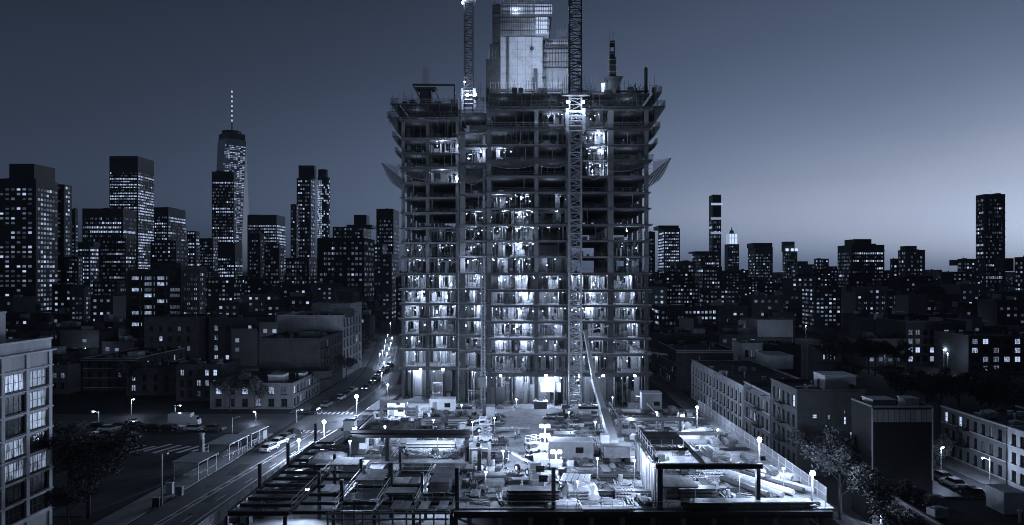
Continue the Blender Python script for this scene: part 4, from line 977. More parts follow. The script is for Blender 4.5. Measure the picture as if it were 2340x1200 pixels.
mm = [brick_d, brick_d, brick_m, tower_m, roofm, brick_d]
for d, wr, hr, pl in ((255,(8,15),(8,16),.14),(300,(9,16),(9,20),.17),(350,(9,18),(9,24),.2),(410,(10,20),(10,28),.2),(480,(11,22),(10,32),.17),(570,(13,25),(10,36),.18),(690,(15,28),(12,38),.2),(850,(18,34),(12,42),.2),(1080,(24,44),(14,46),.2),(1500,(36,70),(14,50),.18),(2300,(60,120),(14,50),.12)):
    L_ = -.78*d if d < 1400 else -.76*d
    fill(d, L_, (-72 if d < 330 else -40 if d < 500 else -.14*d), wr, hr, 'low dark city block among the rooftops left of the open tower', 'low roofs left of the tower', pl, mm)
    fill(d, (62 if d < 330 else 40 if d < 500 else .1*d), .76*d, wr, hr, 'low dark city block among the rooftops right of the open tower', 'low roofs right of the tower', pl, mm)
# added street lamps scattered through the low city, put in to light its walls
rl = random.Random(55)
for i in range(54):
    d = 235+330*rl.random()**1.3; sd = -1 if i % 2 else 1
    x = (-.16*d-.5*d*rl.random() if sd < 0 else .2*d+.42*d*rl.random())
    b = MB(); b.cyl((0,0,-7),(0,0,-.15),.09,6); b.ball((0,0,0),.2,8,6,1); b.bar((0,0,-.2),(0,.9,-.1),.08,.08)
    o = tag(b.build('street_lamp', [galv, lampglow]), 'added distant street lamp down among the low roofs %s of the tower' % ('left' if sd < 0 else 'right'), 'street lamp', 'distant lamps among the low roofs on the '+('left' if sd < 0 else 'right')); o.location = (x,d,7)
    lamp(o, (0,-.6,.1), 500+900*rl.random(), .2)
for sd in ('left','right'):
    ls = sorted((o for o in C.objects if o.get('group','') == 'distant lamps among the low roofs on the '+sd), key=lambda o: o.location.x/o.location.y)
    for i, o in enumerate(ls): o['label'] = 'added street lamp among the low roofs %s of the tower, %s from the left' % (sd, ORD[i])
b = MB()
for i in range(26):
    x0 = -4800+i*369; f_ = lambda q: 37+14*math.sin(q*1.3)**2
    b.hexa([(x0,4250,-1),(x0+368.5,4250,-1),(x0+368.5,4700,-1),(x0,4700,-1),(x0,4300,f_(i)),(x0+368.5,4300,f_(i+1)),(x0+368.5,4690,f_(i+1)),(x0,4690,f_(i))])
struct('hills', b, leaf2)
# ================================================================ nearer buildings
NB = near_building
# pale loft at the left edge: flank along x=-64.3 seen at a slant
wz = []; rr = random.Random(9)
H = 25.4; dfar = 95.2
for bay in range(7):
    for row in range(8):
        y1 = 94.5-bay*4.32; v = 21.05+.08-2.78*row-.0
        if v < 2.5: continue
        lit = 1 if rr.random() < (.55 if row < 5 else .25) else 0
        wz.append((y1-3.6-62, v-2.0, y1-62, v+.18, lit))
t = NB('loft_building', 'pale stone loft building with gridded windows at the left edge', -92, -64.3, 62, dfar, H-.2, stone, E_=[(a,b,c,d,e) for a,b,c,d,e in wz], fm=frame_d, nx=4, ny=2, trim=stone_b, bulk=bulk(2,10,14,30,4.4,conc_l))
b = MB()
for row in range(9):
    z = 21.5-2.78*row+.1
    if z > 2: b.box(13.86,14.12,-.1,dfar-62+.1,z-.02,z+.16)
b.box(13.87,14.4,-.2,dfar-62+.25,H-1.75,H-1.55); b.box(13.87,14.3,-.1,dfar-62+.1,2.2,2.7)
b.build('stone_band', [stone_b], t)
b = MB()
for bay in range(8): y = 94.85-bay*4.32-62; b.box(13.86,14.02,y-.3,y+.3,0,H-1.8)
b.build('pilaster', [stone], t)
# ---- left of the avenue
def av(y0, y1, h, n, nf, ww, wh, z0, fh, pl, **k): return grid(y1-y0, h, n, nf, ww, wh, z0, fh, pl, **k)
NB('corner_shop', 'low two-storey corner building with shopfronts along the avenue', -79, -58.2, 176, 199, 6.4, brick_m, S_=grid(20.8,6.4,6,2,1.5,1.9,.7,3.0,.12), E_=grid(23,6.4,9,2,1.5,1.9,.7,3.0,.35,bright=.3), bulk=[(2,6,6,10,1.9,stucco),(8,9.5,12,15,1.5,galv),(11,15,15,19,1.6,brick_d)], nx=2, ny=2)
NB('tenement', 'dark tenement with a blank end wall behind the corner shop', -76, -58.6, 200.5, 226, 15.4, brick_d, S_=[], E_=grid(25.5,15.4,8,4,1.3,2.0,3.4,3.0,.05), esc=(1,4,(3.2,6.2,9.2,12.2)), bulk=[(2,7,3,7,2.5,brick_d)])
NB('loft_building', 'pale six-storey loft with even rows of windows above the avenue', -80, -59, 227, 254, 20.4, brick_p, S_=[], E_=grid(27,20.4,6,5,1.7,2.4,3.2,3.4,.04), bulk=[(6,12,4,10,2.4,brick_m)], trim=stone_b)
NB('loft_building', 'narrow pale end wall further along the avenue', -88, -72, 290, 310, 21.5, stucco, S_=[], E_=[], cornice=False)
NB('loft_building', 'wide dark loft with two bright windows behind the tenement', -118, -78, 262, 282, 17.5, brick_d, S_=[(2+i*4.2,1.6+3.7*j,3.3+i*4.2,3.6+3.7*j,2 if (j,i) in ((3,5),(3,6)) else (1 if rr.random() < .12 else 0)) for i in range(9) for j in range(4)], bulk=[(4,9,3,7,2.4,brick_m),(20,23,3,6,1.8,stucco)])
NB('warehouse', 'dark warehouse with pale side strip left of the wide loft', -140, -120, 258, 280, 18, brick_d, S_=[(2+i*3.4,2+3.6*j,3.2+i*3.4,3.8+3.6*j,1 if rr.random() < .2 else 0) for i in range(5) for j in range(4)], E_=[], cornice=False)
NB('row_house', 'dark brick row house with a few lit windows behind the parking strip', -93, -81, 187, 200, 9.6, brick_d, S_=grid(12,9.6,5,3,1.0,1.6,1.2,2.8,.3), bulk=[(2,4,3,6,1.6,brick_m)])
NB('row_house', 'long low brick row house beside the street tree', -80.6, -79.2+0, 187, 200, 6.2, brick_d, S_=[]) if False else None
NB('row_house', 'house with a pale windowed side wall left of the avenue', -128, -112.5, 203, 232, 9.4, brick_d, S_=grid(15.5,9.4,5,3,1.0,1.6,1.3,2.8,.18), E_=grid(29,9.4,7,2,1.0,1.7,3.4,2.9,.05), bulk=[(3,6,4,8,2.0,stucco)], trim=stucco)
o = [x for x in C.objects if x.get('label','').startswith('house with a pale windowed')][0]
b = MB(); b.box(7.78,7.84,0,29,9.42-3.2,9.38) if False else None
NB('row_house', 'row house with a lit pale top corner left of the pale-sided house', -160, -136, 206, 224, 10.2, brick_d, S_=grid(24,10.2,8,3,1.1,1.7,1.4,3.0,.16), bulk=[(4,8,4,8,2.2,stucco),(14,17,5,9,1.6,brick_m)])
NB('row_house', 'low dark house above the parked cars at the far left', -134.5, -129, 198, 214, 8.0, brick_m, S_=grid(5.5,8.0,2,2,1.1,1.6,1.6,2.8,.4), cornice=False)
NB('row_house', 'low house with glowing doorway beside the dark tree', -111.5, -95, 196, 210, 7.6, brick_d, S_=grid(16.5,7.6,5,2,1.1,1.7,1.2,2.9,.35,bright=.4), bulk=[(5,9,4,7,1.8,stucco)])
# ---- right row
NB('factory_building', 'pale brick factory with tall narrow window bays facing the site', 46, 62, 147, 192.5, 10.3, stucco, W_=grid(45.5,10.3,15,3,1.35,2.1,.9,2.9,.06), S_=[], cornice=False, bulk=[(8,14,30,40,3.2,stucco)], parapet=.3)
o = [x for x in C.objects if x.get('label','').startswith('pale brick factory')][0]
b = MB(); n = 15
for i in range(n+1): b.box(-8.18,-8.004,45.5-(.5+44.5*i/n)-.42 if i else 45.5-.9,45.5-(.5+44.5*i/n)+.3,.01,9.4)
b.build('pilaster', [stone], o)
NB('tenement', 'row tenement with bracketed cornice between factory and dark block', 46, 60, 131, 146.4, 11.4, brick_m, W_=grid(15.4,11.4,6,3,1.15,2.0,1.2,3.3,.25), S_=[], trim=stucco, esc=(-1,4,(4.3,7.6)))
NB('dark_block', 'dark four-storey block with a pale sign band facing the camera', 46, 57.4, 118, 130.5, 14.4, brick_d, W_=grid(12.5,14.4,5,4,1.15,2.0,1.4,3.3,.12), S_=[(2.6,9.6,3.4,10.3,1),(5.2,9.4,5.6,10.2,1),(7.9,8.6,8.3,9.9,2),(7.9,10.4,8.2,11,1),(8.9,6.6,9.3,7.3,2),(5.2,4.9,5.6,5.5,0)], bulk=[(1.2,6.6,5,10,2.3,metal_roof)], nx=1, esc=(-1,5,(4.5,7.8,11.1)))
o = [x for x in C.objects if x.get('label','').startswith('dark four-storey block')][0]
b = MB(); b.box(-5.5,.6,-.22,-.004,5.2,6.7); b.box(.9,2.6,-.22,-.004,5.2,6.7); b.build('sign_band', [steel_l], o)
b = MB()
for i in range(20): b.box(-5.4+i*.3,-5.25+i*.3,-.24,-.222,5.5,6.4)
b.build('sign_slat', [conc], o, kind='stuff')
NB('black_building', 'plain black windowless building with a panelled top band', 47.2, 55.4, 95, 101, 15.9, mat('black_render', .009, .9, .3, .3), cornice=False, bulk=[(1-4,4.2-4,2,5,1.2,steel_l),(1.5,3.4,2,4,1.4,stucco)], trim=brick_m)
o = [x for x in C.objects if x.get('label','').startswith('plain black windowless')][0]
pb = MB(); pb.box(-.33,.33,-.06,-.004,0,1.7); pm = pb.mesh('panel', [brick_m])
for i in range(11): place('panel', pm, o, (-3.72+i*.74,0,13.9))
b = MB(); b.box(-4.16,-4.0,-.08,-.003,2,15.8); b.box(4.0,4.16,-.08,-.003,6,15.8); b.build('corner_trim', [conc], o)
NB('row_house', 'three-storey row house lit from the street at its near end', 78, 92, 98.5, 113, 9.2, brick_p, W_=grid(14.5,9.2,7,3,1.0,1.75,.9,2.9,.12), S_=[], trim=stucco)
NB('row_house', 'three-storey row house with one bright upper window past the black building', 78, 92, 113.3, 131, 9.2, brick_m, W_=grid(17.7,9.2,8,3,1.0,1.75,.9,2.9,.2,bright=.5), S_=[], trim=stucco, bulk=[(4,7,5,9,1.8,stucco)], esc=(-1,9,(3.6,6.5)))
NB('row_house', 'dim row house cut by the right edge of the view', 78, 92, 84, 98.2, 8.9, brick_d, W_=grid(14.2,8.9,7,3,1.0,1.75,.9,2.9,.08), S_=[])
NB('roof_shed', 'low flat-roofed building with skylights at the lower right corner', 43.6, 57.8, 66, 83, 7.6, brick_m, S_=[], cornice=False, parapet=.25, bulk=[(2.4,4.6,11.5,14.5,2.3,metal_roof),(9.6,10.1,3.4,4.2,1.2,steel),(10.6,11.1,3.4,4.2,1.2,steel)])
NB('brick_building', 'brick building with scattered lit windows right of the dark trees', PX(2070,262), PX(2208,262), 262, 284, PZ(735,262), brick_d, S_=grid(PX(2208,262)-PX(2070,262),PZ(735,262),8,5,1.7,2.0,1.2,3.3,.5,bright=.12), bulk=[(-0+2,5,4,8,1.6,stucco)], trim=brick_m)
NB('brick_building', 'brick building with large lit factory windows at the right edge', PX(2213,236), PX(2390,236), 236, 256, PZ(768,236), brick_d, S_=grid(PX(2390,236)-PX(2213,236),PZ(768,236),7,4,1.9,1.8,1.3,3.0,.5,bright=.12), nx=4, ny=3, bulk=[(15,19,3,8,2.4,stucco)], trim=brick_m)
NB('wall_building', 'pale blank wall block between the two lit brick buildings', PX(2206,275), PX(2262,275), 286, 300, PZ(732,286), stucco, cornice=False)
NB('wall_building', 'pale blank-walled block with a dark slot among the right roofs', PX(1731,262), PX(1812,262), 262, 276, PZ(732,262), stucco, S_=[(3.8,.5,5.2,6.8,0)], cornice=False, nx=1, ny=1)
NB('lift_tower', 'narrow pale tower block rising from the low roofs right of the open tower', PX(1561,310), PX(1585,310), 310, 318, PZ(729,310), stucco, cornice=False)
NB('dark_house', 'dark blank-fronted house behind the pale brick factory', PX(1745,205), PX(1830,205), 205, 220, PZ(790,205), brick_d, cornice=False, bulk=[(1,4,3,6,1.4,brick_m)])
NB('pale_house', 'small pale house with a lit window above the factory roof', PX(1697,196), PX(1744,196), 196.5, 206, PZ(786,196), stucco, W_=grid(9.5,PZ(786,196),4,2,.9,1.7,6,3,.5), S_=grid(PX(1744,196)-PX(1697,196),PZ(786,196),3,3,.9,1.9,4.3,3.2,.15))
NB('roof_house', 'low house with a row of four lit slots beyond the right trees', PX(1870,270), PX(1925,270), 270, 284, PZ(797,270), brick_m, S_=[(2,1.0,2.5,2.9,2),(3.3,1.0,3.8,2.9,2),(4.6,1.0,5.1,2.9,1),(5.9,1.0,6.4,2.9,1)], cornice=False, nx=1, ny=1)
NB('flat_house', 'low dark house with pale parapet line left of the factory', 44.5, 62, 205, 232, 11.5, brick_d, S_=[], W_=grid(27,11.5,7,3,1.1,1.8,1.3,3.2,.2), trim=stucco)
NB('flat_house', 'dark house with chimney lights close to the open tower right side', 46, 66, 240, 262, 13, brick_d, W_=grid(22,13,6,3,1.1,1.8,1.6,3.4,.2), S_=grid(20,13,6,3,1.1,1.8,1.6,3.4,.15), bulk=[(3,7,4,8,2.2,stucco)])
# two pale flue pipes
f = thing('flue_pipes', 'pair of pale metal flue pipes standing above the right roofs', 'chimney', (PX(1838,203),203,0))
for q in (-.7,.75): b = MB(); b.cyl((q,0,0),(q,0,PZ(790,203)),.22,8); b.build('pipe', [galv], f)
# ================================================================ trees
def branch_mesh(h, r, seed, nb=6):
    rr = random.Random(seed); b = MB(); b.cyl((0,0,0),(.1,.05,h*.45),r,8,r*.75); b.cyl((.1,.05,h*.45),(0,.1,h*.8),r*.72,7,r*.3); ends = []
    for i in range(nb):
        a = i*2*math.pi/nb+rr.random(); z0 = h*(.32+.4*rr.random()); l = h*(.28+.2*rr.random())
        p = Vector((.05,.05,z0)); q = p+Vector((math.cos(a)*l*.6,math.sin(a)*l*.6,l*.55)); s = q+Vector((math.cos(a+.5)*l*.5,math.sin(a+.5)*l*.5,l*.45))
        b.cyl(p,q,r*.42,6,r*.26); b.cyl(q,s,r*.26,5,r*.08); ends += [q, s]
        e = q+Vector((math.cos(a-.7)*l*.4,math.sin(a-.7)*l*.4,l*.3)); b.cyl(q,e,r*.18,5,r*.05); ends.append(e)
    return b, ends
def crown_mesh(h, ends, seed, n, ls):
    rr = random.Random(seed); b = MB()
    cs = ends+[Vector((rr.gauss(0,h*.14),rr.gauss(0,h*.14),h*(.7+.25*rr.random()))) for _ in range(7)]
    for c in cs:
        rad = h*(.10+.07*rr.random())
        for _ in range(n//len(cs)):
            d = Vector((rr.gauss(0,1),rr.gauss(0,1),rr.gauss(0,.8))).normalized()*rad*(.45+.6*rr.random()); p = c+d
            u = Vector((rr.gauss(0,1),rr.gauss(0,1),rr.gauss(0,.5))).normalized()*ls*(.6+.8*rr.random()); w = u.cross(Vector((rr.gauss(0,1),rr.gauss(0,1),rr.gauss(0,1)))).normalized()*ls*.55
            b.poly([p-u, p+w*.8, p+u, p-w*.8], int(rr.random()*2))
    return b
TREES = []
for sd in (1,2,3):
    b, ends = branch_mesh(9, .24, sd); c = crown_mesh(9, ends, sd+10, 4200, .26); TREES.append((b.mesh('trunk', [bark], True), c.mesh('crown', [leaf, leaf2])))
def tree(label, x, y, s, v, rz, z=0.0, group=None):
    t = thing('tree', label, 'tree', (x,y,z), rz, group); t.scale = (s,s,s)
    place('trunk', TREES[v][0], t); place('crown', TREES[v][1], t); return t
tree('biggest dark tree spreading over the plaza left of the bus shelters', -60.4, 97, 1.2, 0, .3, .11)
tree('dark tree at the lower left beside the loft building', -67.0, 103, .95, 1, 1.3, .11)
tree('dark tree between plaza and sidewalk in the lower left', -58.6, 90, .7, 2, 2.3, .11)
tree('dark tree behind the biggest plaza tree', -70, 114, .7, 1, 4.3, .11)
tree('dark tree at the left of the plaza in front of the parked cars', -79, 122, .8, 1, 4.3, .11)
tree('low dark tree on the plaza behind the nearest shelter', -66, 108, .75, 2, 1.3, .11)
tree('leafy street tree before the low corner shop', -66.5, 172.8, .85, 0, 2)
tree('rounder street tree left of the corner shop', -73, 173.6, .9, 1, 0)
tree('dark tree before the pale-sided house', -107, 190, 1.0, 2, 1)
tree('small street tree by the avenue beyond the corner shop', -56.4, 222, .8, 1, 3, .13)
tree('street tree further up the avenue by the glowing traffic', -61, 262, .95, 2, 5)
tree('tree catching lamp light at the back of the avenue', -70, 300, 1.0, 0, 2)
tree('bushy tree right of the last flood-lit lamp post', 43.8, 97, 1.1, 0, 1, 0)
tree('tree in front of the black building, lit from below', 44.4, 85, .95, 1, 2, 0)
tree('tree at the bottom right corner with a lamp in its leaves', 43.4, 79, .85, 2, 4, 0)
tree('lower tree between dark block and black building', 46.2, 112.5, .85, 2, 0, 0)
tree('street tree with brightly lit leaves beside the black building', 71.5, 122, .55, 0, 0)
PK = ((1905,815,1.5),(1950,800,1.5),(2000,790,1.5),(2045,800,1.4),(1985,840,1.3),(2060,850,1.4),(2120,880,1.4),(2190,870,1.5),(2260,880,1.6),(2320,885,1.5),(2150,900,1.3),(2240,905,1.2),(1930,850,1.2),(1890,840,1.1))
PK = tuple(sorted(PK))
for i, (px, py, s) in enumerate(PK):
    d = 250-i*3-(60 if py > 845 else 0); tree('dark tree in the unlit park on the right, %s from left in %s row' % (('first','second','third','fourth','fifth','sixth','seventh','eighth')[sum(1 for q in PK[:i] if (q[1] > 845) == (py > 845))], 'nearer' if py > 845 else 'farther'), PX(px,d), d, s*.8, i % 3, i*1.1, group='dark park trees on the right')
# ================================================================ building site: podium
ZD = 5.0
pod = thing('podium', 'floodlit concrete podium deck of the building site', 'platform', (0,0,0))
b = MB(); DP = [(-8.8,86.6),(38.4,86.6),(37.6,150),(-30.6,150),(-32.4,118),(-28.4,107.2),(-8.8,107.2)]
b.poly([(x,y,ZD) for x,y in DP]); b.poly([(x,y,ZD-.4) for x,y in DP][::-1])
for i in range(len(DP)):
    p, q = DP[i], DP[(i+1) % len(DP)]; b.poly([(*p,ZD-.4),(*q,ZD-.4),(*q,ZD),(*p,ZD)])
b.build('deck_slab', [deck_m], pod)
for i in range(12): b = MB(); x = -7+i*3.9; b.box(x-.3,x+.3,89,89.6,0,4.59); b.build('column', [conc], pod)
b = MB(); b.box(-8.6,38,99,99.4,0,4.58); b.box(-28.4,-8.8,107.21,107.5,.16,4.58); b.build('basement_wall', [conc], pod)
b = MB(); b.poly([(-44,86,.14),(39,86,.14),(39,150,.14),(-40,150,.14)]) if False else b.poly([(-37.5,64,.15),(39.8,64,.15),(39.8,176,.15),(-34.5,176,.15),(-36.4,150,.15),(-37.6,95,.15)])
struct('site_ground', b, dirt)
def dk(px, py): return P(px, py, ZD)
# hoarding and mesh fences along both streets
def fence(label, pts, h, z0, m, step=2.4, rails=(.1,.55,1.0), group=None, solid=False):
    f = thing('fence', label, 'fence', (pts[0][0],pts[0][1],z0), 0, group); ox, oy = pts[0]
    pb = MB(); pb.box(-.05,.05,-.05,.05,0,h+.1); pm = pb.mesh('post', [galv])
    for (x0,y0),(x1,y1) in zip(pts[:-1], pts[1:]):
        l = math.hypot(x1-x0,y1-y0); n = max(1,int(l/step)); a = math.atan2(y1-y0,x1-x0)
        sb = MB(); sb.poly([(0,0,.08),(l/n,0,.08),(l/n,0,h),(0,0,h)]) if not solid else sb.box(.03,l/n-.03,-.03,.03,.08,h)
        for q in rails: sb.bar((0,0,h*q),(l/n,0,h*q),.05,.05,1)
        sm = sb.mesh('mesh_panel', [m, galv])
        for i in range(n):
            t = i/n; c = (x0+(x1-x0)*t-ox, y0+(y1-y0)*t-oy, 0); place('post', pm, f, c); place('mesh_panel', sm, f, c, a)
    return f
fence('translucent mesh fence along the avenue edge of the site, near part', [(-41.6,72),(-41.4,95),(-40.4,118)], 2.0, .15, meshm)
fence('bright hoarding fence along the avenue edge of the site, far part', [(-40.3,119),(-37.4,150),(-36.4,176)], 2.2, .15, white, solid=True, rails=())
fence('wire mesh fence running down the right edge of the lit deck', [(37.3,150),(38.0,110),(38.2,88.5)], 2.0, ZD, meshm, rails=(.05,.5,1.0))
fence('lower hoarding along the side street below the deck', [(39.9,66),(39.9,150)], 2.3, .15, steel_l, solid=True, rails=())
# steel frames
def frame_thing(label, parts, m=steel, name='steel_frame', cat='steel frame', joists=None):
    f = thing(name, label, cat, (0,0,0))
    for k in parts:
        b = MB()
        if k[0] == 'b': b.ibeam(k[1], k[2], k[3], k[4]); b.build('beam', [m], f)
        else: b.box(k[1]-k[4]/2,k[1]+k[4]/2,k[2]-k[4]/2,k[2]+k[4]/2,k[3],k[5]); b.build('post', [m], f)
    return f
# front left: open floor frame, decking still missing
fl = [('b',(-36.2,85.6,4.75),(-28.8,85.6,4.75),.4,.55),('b',(-36.2,85.95,4.7),(-36.2,121,4.7),.4,.5),('b',(-28.8,85.95,4.7),(-28.8,106,4.7),.35,.5),('b',(-23.4,88.1,4.3),(-23.4,97,4.3),.35,.5)]
for y in (88.6,91.2,94.0,97.0,100.2,103.4,106.6): fl.append(('b',(-35.97,y,4.72),(-29.0,y,4.72),.3,.42))
for y in (110,114,118,121.2): fl.append(('b',(-35.97,y,4.72),(-33.0,y,4.72),.3,.42))
for x, y in ((-36.2,85.2),(-33.6,85.2),(-29.1,85.2)): fl.append(('p',x,y,.15,.38,4.46))
for x, y in ((-36.2,95.9),(-36.2,107.3),(-36.2,121.5)): fl.append(('p',x,y,4.96,.4,8.0))
for x, y in ((-28.8,106.4),(-28.4,97)): fl.append(('p',x,y,.16,.4,6.6))
fr = frame_thing('open steel floor frame at the front left corner of the site', fl)
b = MB()
for x in (-28.75,-23.4):
    for i in range(9): b.bar((x,86.5+i*2.2,4.97),(x,86.5+i*2.2,6.15),.06,.06)
    for z in (5.5,6.1): b.bar((x,86.4,z),(x,104.4,z),.05,.05)
b.build('guard_rail', [galv], fr, kind='stuff')
frame_thing('thick double beam on two posts across the left middle of the deck', [('b',(-26.8,108,9.6),(-8.4,108,9.6),.7,.75),('b',(-26.8,108.9,8.8),(-8.4,108.9,8.8),.5,.5),('p',-21.2,108.5,ZD+.01,.55,8.5),('p',-8.9,108.5,ZD+.01,.6,8.5),('b',(-26.2,109.3,9.4),(-26.2,121,9.4),.35,.45)])
frame_thing('small portal of pale beam and post beyond the double beam', [('b',(-27.2,133,8.4),(-20.6,133,8.4),.35,.4),('p',-20.4,133,ZD+.01,.42,8.9),('p',-27.2,133.5,ZD+.01,.35,8.1)], steel_l)
frame_thing('steel portal standing at the far right of the deck', [('b',(16.6,124,8.3),(30.2,124,8.3),.45,.55),('p',24.5,124.1,ZD+.01,.4,8.0),('p',27.6,124.1,ZD+.01,.45,8.0),('p',17,124.1,ZD+.01,.4,8.0),('b',(17,124.4,8.2),(17,140,8.2),.35,.45),('b',(24.5,124.4,8.2),(24.5,140,8.2),.35,.45)])
f4 = frame_thing('big steel frame with part-laid deck right of centre', [('b',(16.2,86.3,10.3),(29.4,86.3,10.3),.5,.6),('p',16.7,86.3,ZD+.01,.62,9.98),('p',29.0,86.9,ZD+.01,.5,9.98),('b',(16.7,86.65,10.25),(16.7,104,10.25),.4,.5),('b',(22.4,86.65,10.25),(22.4,104,10.25),.35,.45),('b',(16.95,104.2,10.25),(29,104.2,10.25),.4,.5),('p',16.7,104,ZD+.01,.5,9.98),('b',(16.95,95,10.25),(22.2,95,10.25),.3,.4)])
pl = MB(); pl.box(0,5.1,0,.42,0,.1); pm = pl.mesh('deck_plank', [ply_d])
for i in range(15): place('deck_plank', pm, f4, (17.0,96.2+i*.52,10.52), 0)
b = MB()
for i in range(10): b.bar((16.6,86.6+i*1.9,10.52),(16.6,86.6+i*1.9,11.7),.06,.06)
for z in (11.1,11.65): b.bar((16.6,86.6,z),(16.6,104,z),.05,.05)
for i in range(4): b.bar((17+i*1.5,94.6,10.5),(17+i*1.5,94.6,11.6),.06,.06)
b.build('guard_rail', [galv], f4, kind='stuff')
vp = MB(); vp.box(-.05,.05,-.42,.42,0,4.7); vm = vp.mesh('sheeting_panel', [galv]); vm2 = vp.mesh('sheeting_panel', [ply])
for i in range(17): place('sheeting_panel', vm if i % 3 else vm2, f4, (16.32-.06*(i%2),87.5+i*.95,ZD+.02))
# open floor steel left of centre, with the pit below
fp = []
for x in (-23.4,-18.4,-13.6,-8.95): fp += [('b',(x,86.2,4.72),(x,106.9,4.72),.35,.5),('p',x,86.0,.16,.38,4.46),('p',x,96.6,.16,.38,4.46)]
for y in (86.0,89.4,92.9,96.5,100,103.5): fp += [('b',(-28.55,y,4.7),(-23.6,y,4.7),.28,.4),('b',(-23.2,y,4.7),(-18.6,y,4.7),.28,.4),('b',(-18.2,y,4.7),(-13.8,y,4.7),.28,.4),('b',(-13.4,y,4.7),(-9.15,y,4.7),.28,.4)]
for x, y in ((-23.4,100.4),(-18.4,103.8),(-13.6,93.2),(-23.4,89.8)): fp.append(('p',x,y,4.98,.36,7.6))
fo = frame_thing('open grid of floor beams over the dark pit left of centre', fp)
b = MB()
for x0,x1,y in ((-28.6,-23.6,100.3),(-23.2,-18.6,93.2),(-18.2,-9.2,103.8),(-13.4,-9.2,89.7)):
    q = x0
    while q <= x1: b.bar((q,y,4.92),(q,y,6.05),.06,.06); q += 1.6
    for z in (5.4,6.0): b.bar((x0,y,z),(x1,y,z),.05,.05)
for x in (-18.4,-13.6):
    for i in range(8): b.bar((x,87+i*2.3,4.98),(x,87+i*2.3,6.1),.06,.06)
    for z in (5.5,6.05): b.bar((x,87,z),(x,103.2,z),.05,.05)
b.build('guard_rail', [galv], fo, kind='stuff')
db_ = MB(); db_.box(-.58,.58,-1.6,1.6,0,.06)
dm_ = [db_.mesh('deck_sheet', [x]) for x in (ply_d, ply, steel_l)]
rq = random.Random(77)
for cx_, cy_, n_x, n_y in ((-21,91.1,4,1),(-16,98.2,4,1),(-11.3,101.7,3,1),(-21,104.9,4,1),(-11.3,87.8,3,1),(-26,94.7,4,1),(-16,87.8,3,1)):
    for i in range(n_x):
        if rq.random() < .85: place('deck_sheet', dm_[int(rq.random()*3)], fo, (cx_+(i-(n_x-1)/2)*1.17, cy_+rq.gauss(0,.06), 4.96+.07*(i%2)), rq.gauss(0,.02))
for k_, (x, y) in enumerate(((-26,88),(-20.5,98),(-15,91),(-11,96),(-25,103),(-16,105),(-20,86.9))):
    pass
# front edge beam over the dark undercroft
ff = [('b',(-8.6,85.4,4.7),(18.6,85.4,4.7),.6,.75),('b',(18.75,85.4,4.7),(37.6,85.4,4.7),.6,.8)]
for x in (-8.4,3.6,16.5,27,36.4): ff.append(('p',x,85.5,.16,.55,4.3))
for x, z in ((-8.3,10.1),(3.6,10.1)): ff.append(('p',x,86.4,ZD+.012,.5,z))
ff.append(('p',-6.4,100,ZD+.012,.55,9.3)); ff.append(('p',-18.4,96.6,4.98,.6,8.0)); ff.append(('p',-5.2,104.5,ZD+.012,.5,9))
ef = frame_thing('long steel edge beam along the front of the deck with posts', ff)
b = MB()
for i in range(34): b.bar((-8.4+i*1.37,85.6,5.1),(-8.4+i*1.37,85.6,6.2),.045,.045)
for z in (5.6,6.15): b.bar((-8.4,85.6,z),(36.8,85.6,z),.035,.035)
b.build('guard_rail', [galv], ef, kind='stuff')
# timber guard scaffold at the front left of centre
sc = thing('scaffold', 'pale timber guard scaffold along the front edge left of centre', 'scaffold', (0,0,0))
pb = MB(); pb.box(-.09,.09,-.09,.09,0,4.3); pm = pb.mesh('upright', [wood])
for i, x in enumerate((-23.0,-21.3,-19.9,-18.9,-17.0,-15.4,-13.8,-12.2,-10.6,-9.2)): place('upright', pm, sc, (x,82+.05*(i%3),2.0))
rb = MB(); rb.box(0,14.4,-.04,.04,-.1,.1); rm = rb.mesh('rail', [wood])
for z in (5.9,5.2,4.4): place('rail', rm, sc, (-23.3,82.2,z))
b = MB(); b.box(-23.3,-9,82.25,84.3,3.4,3.55); b.build('platform', [ply], sc)
for i in range(6): b = MB(); b.box(-23+i*2.4,-22.8+i*2.4,82.4,82.6,.16,3.39); b.build('leg', [wood], sc)
# plywood table platforms, left front
def table(label, x0, x1, y0, y1, z, m=ply_d, legs=True, tilt=0):
    t = thing('formwork_table', label, 'formwork table', ((x0+x1)/2,(y0+y1)/2,ZD)); a, c = (x1-x0)/2, (y1-y0)/2
    b = MB(); n = max(2,int((x1-x0)/1.25)); w = 2*a/n
    sb = MB(); sb.box(-w/2+.01,w/2-.01,-c,c,0,.05); sm = sb.mesh('sheet', [m])
    for i in range(n): place('sheet', sm, t, (-a+w*(i+.5),0,z-ZD-.05))
    for y in (-c*.8,0,c*.8): b = MB(); b.bar((-a,y,z-ZD-.2),(a,y,z-ZD-.2),.12,.26); b.build('joist', [wood], t)
    for x in (-a*.85,a*.85):
        for y in (-c*.8,c*.8): b = MB(); b.box(x-.06,x+.06,y-.06,y+.06,.005,z-ZD-.34); b.build('leg', [galv], t)
    return t
table('wide plywood deck table left of centre with rails beside it', -22.8, -18.9, 94.0, 99.4, 6.3)
table('lower plywood deck table next to the front guard scaffold', -17.9, -14.0, 89.9, 92.3, 5.9, ply)
table('raised plywood table with a pale sheet on its top', -13.1, -9.5, 97.0, 99.6, 6.4)
table('dark plywood table in front of the thick double beam', -28.0, -23.9, 100.6, 104.6, 6.6)
table('pale-topped table under the big frame on the right', 17.6, 22.0, 88.2, 92.6, 7.2, ply)
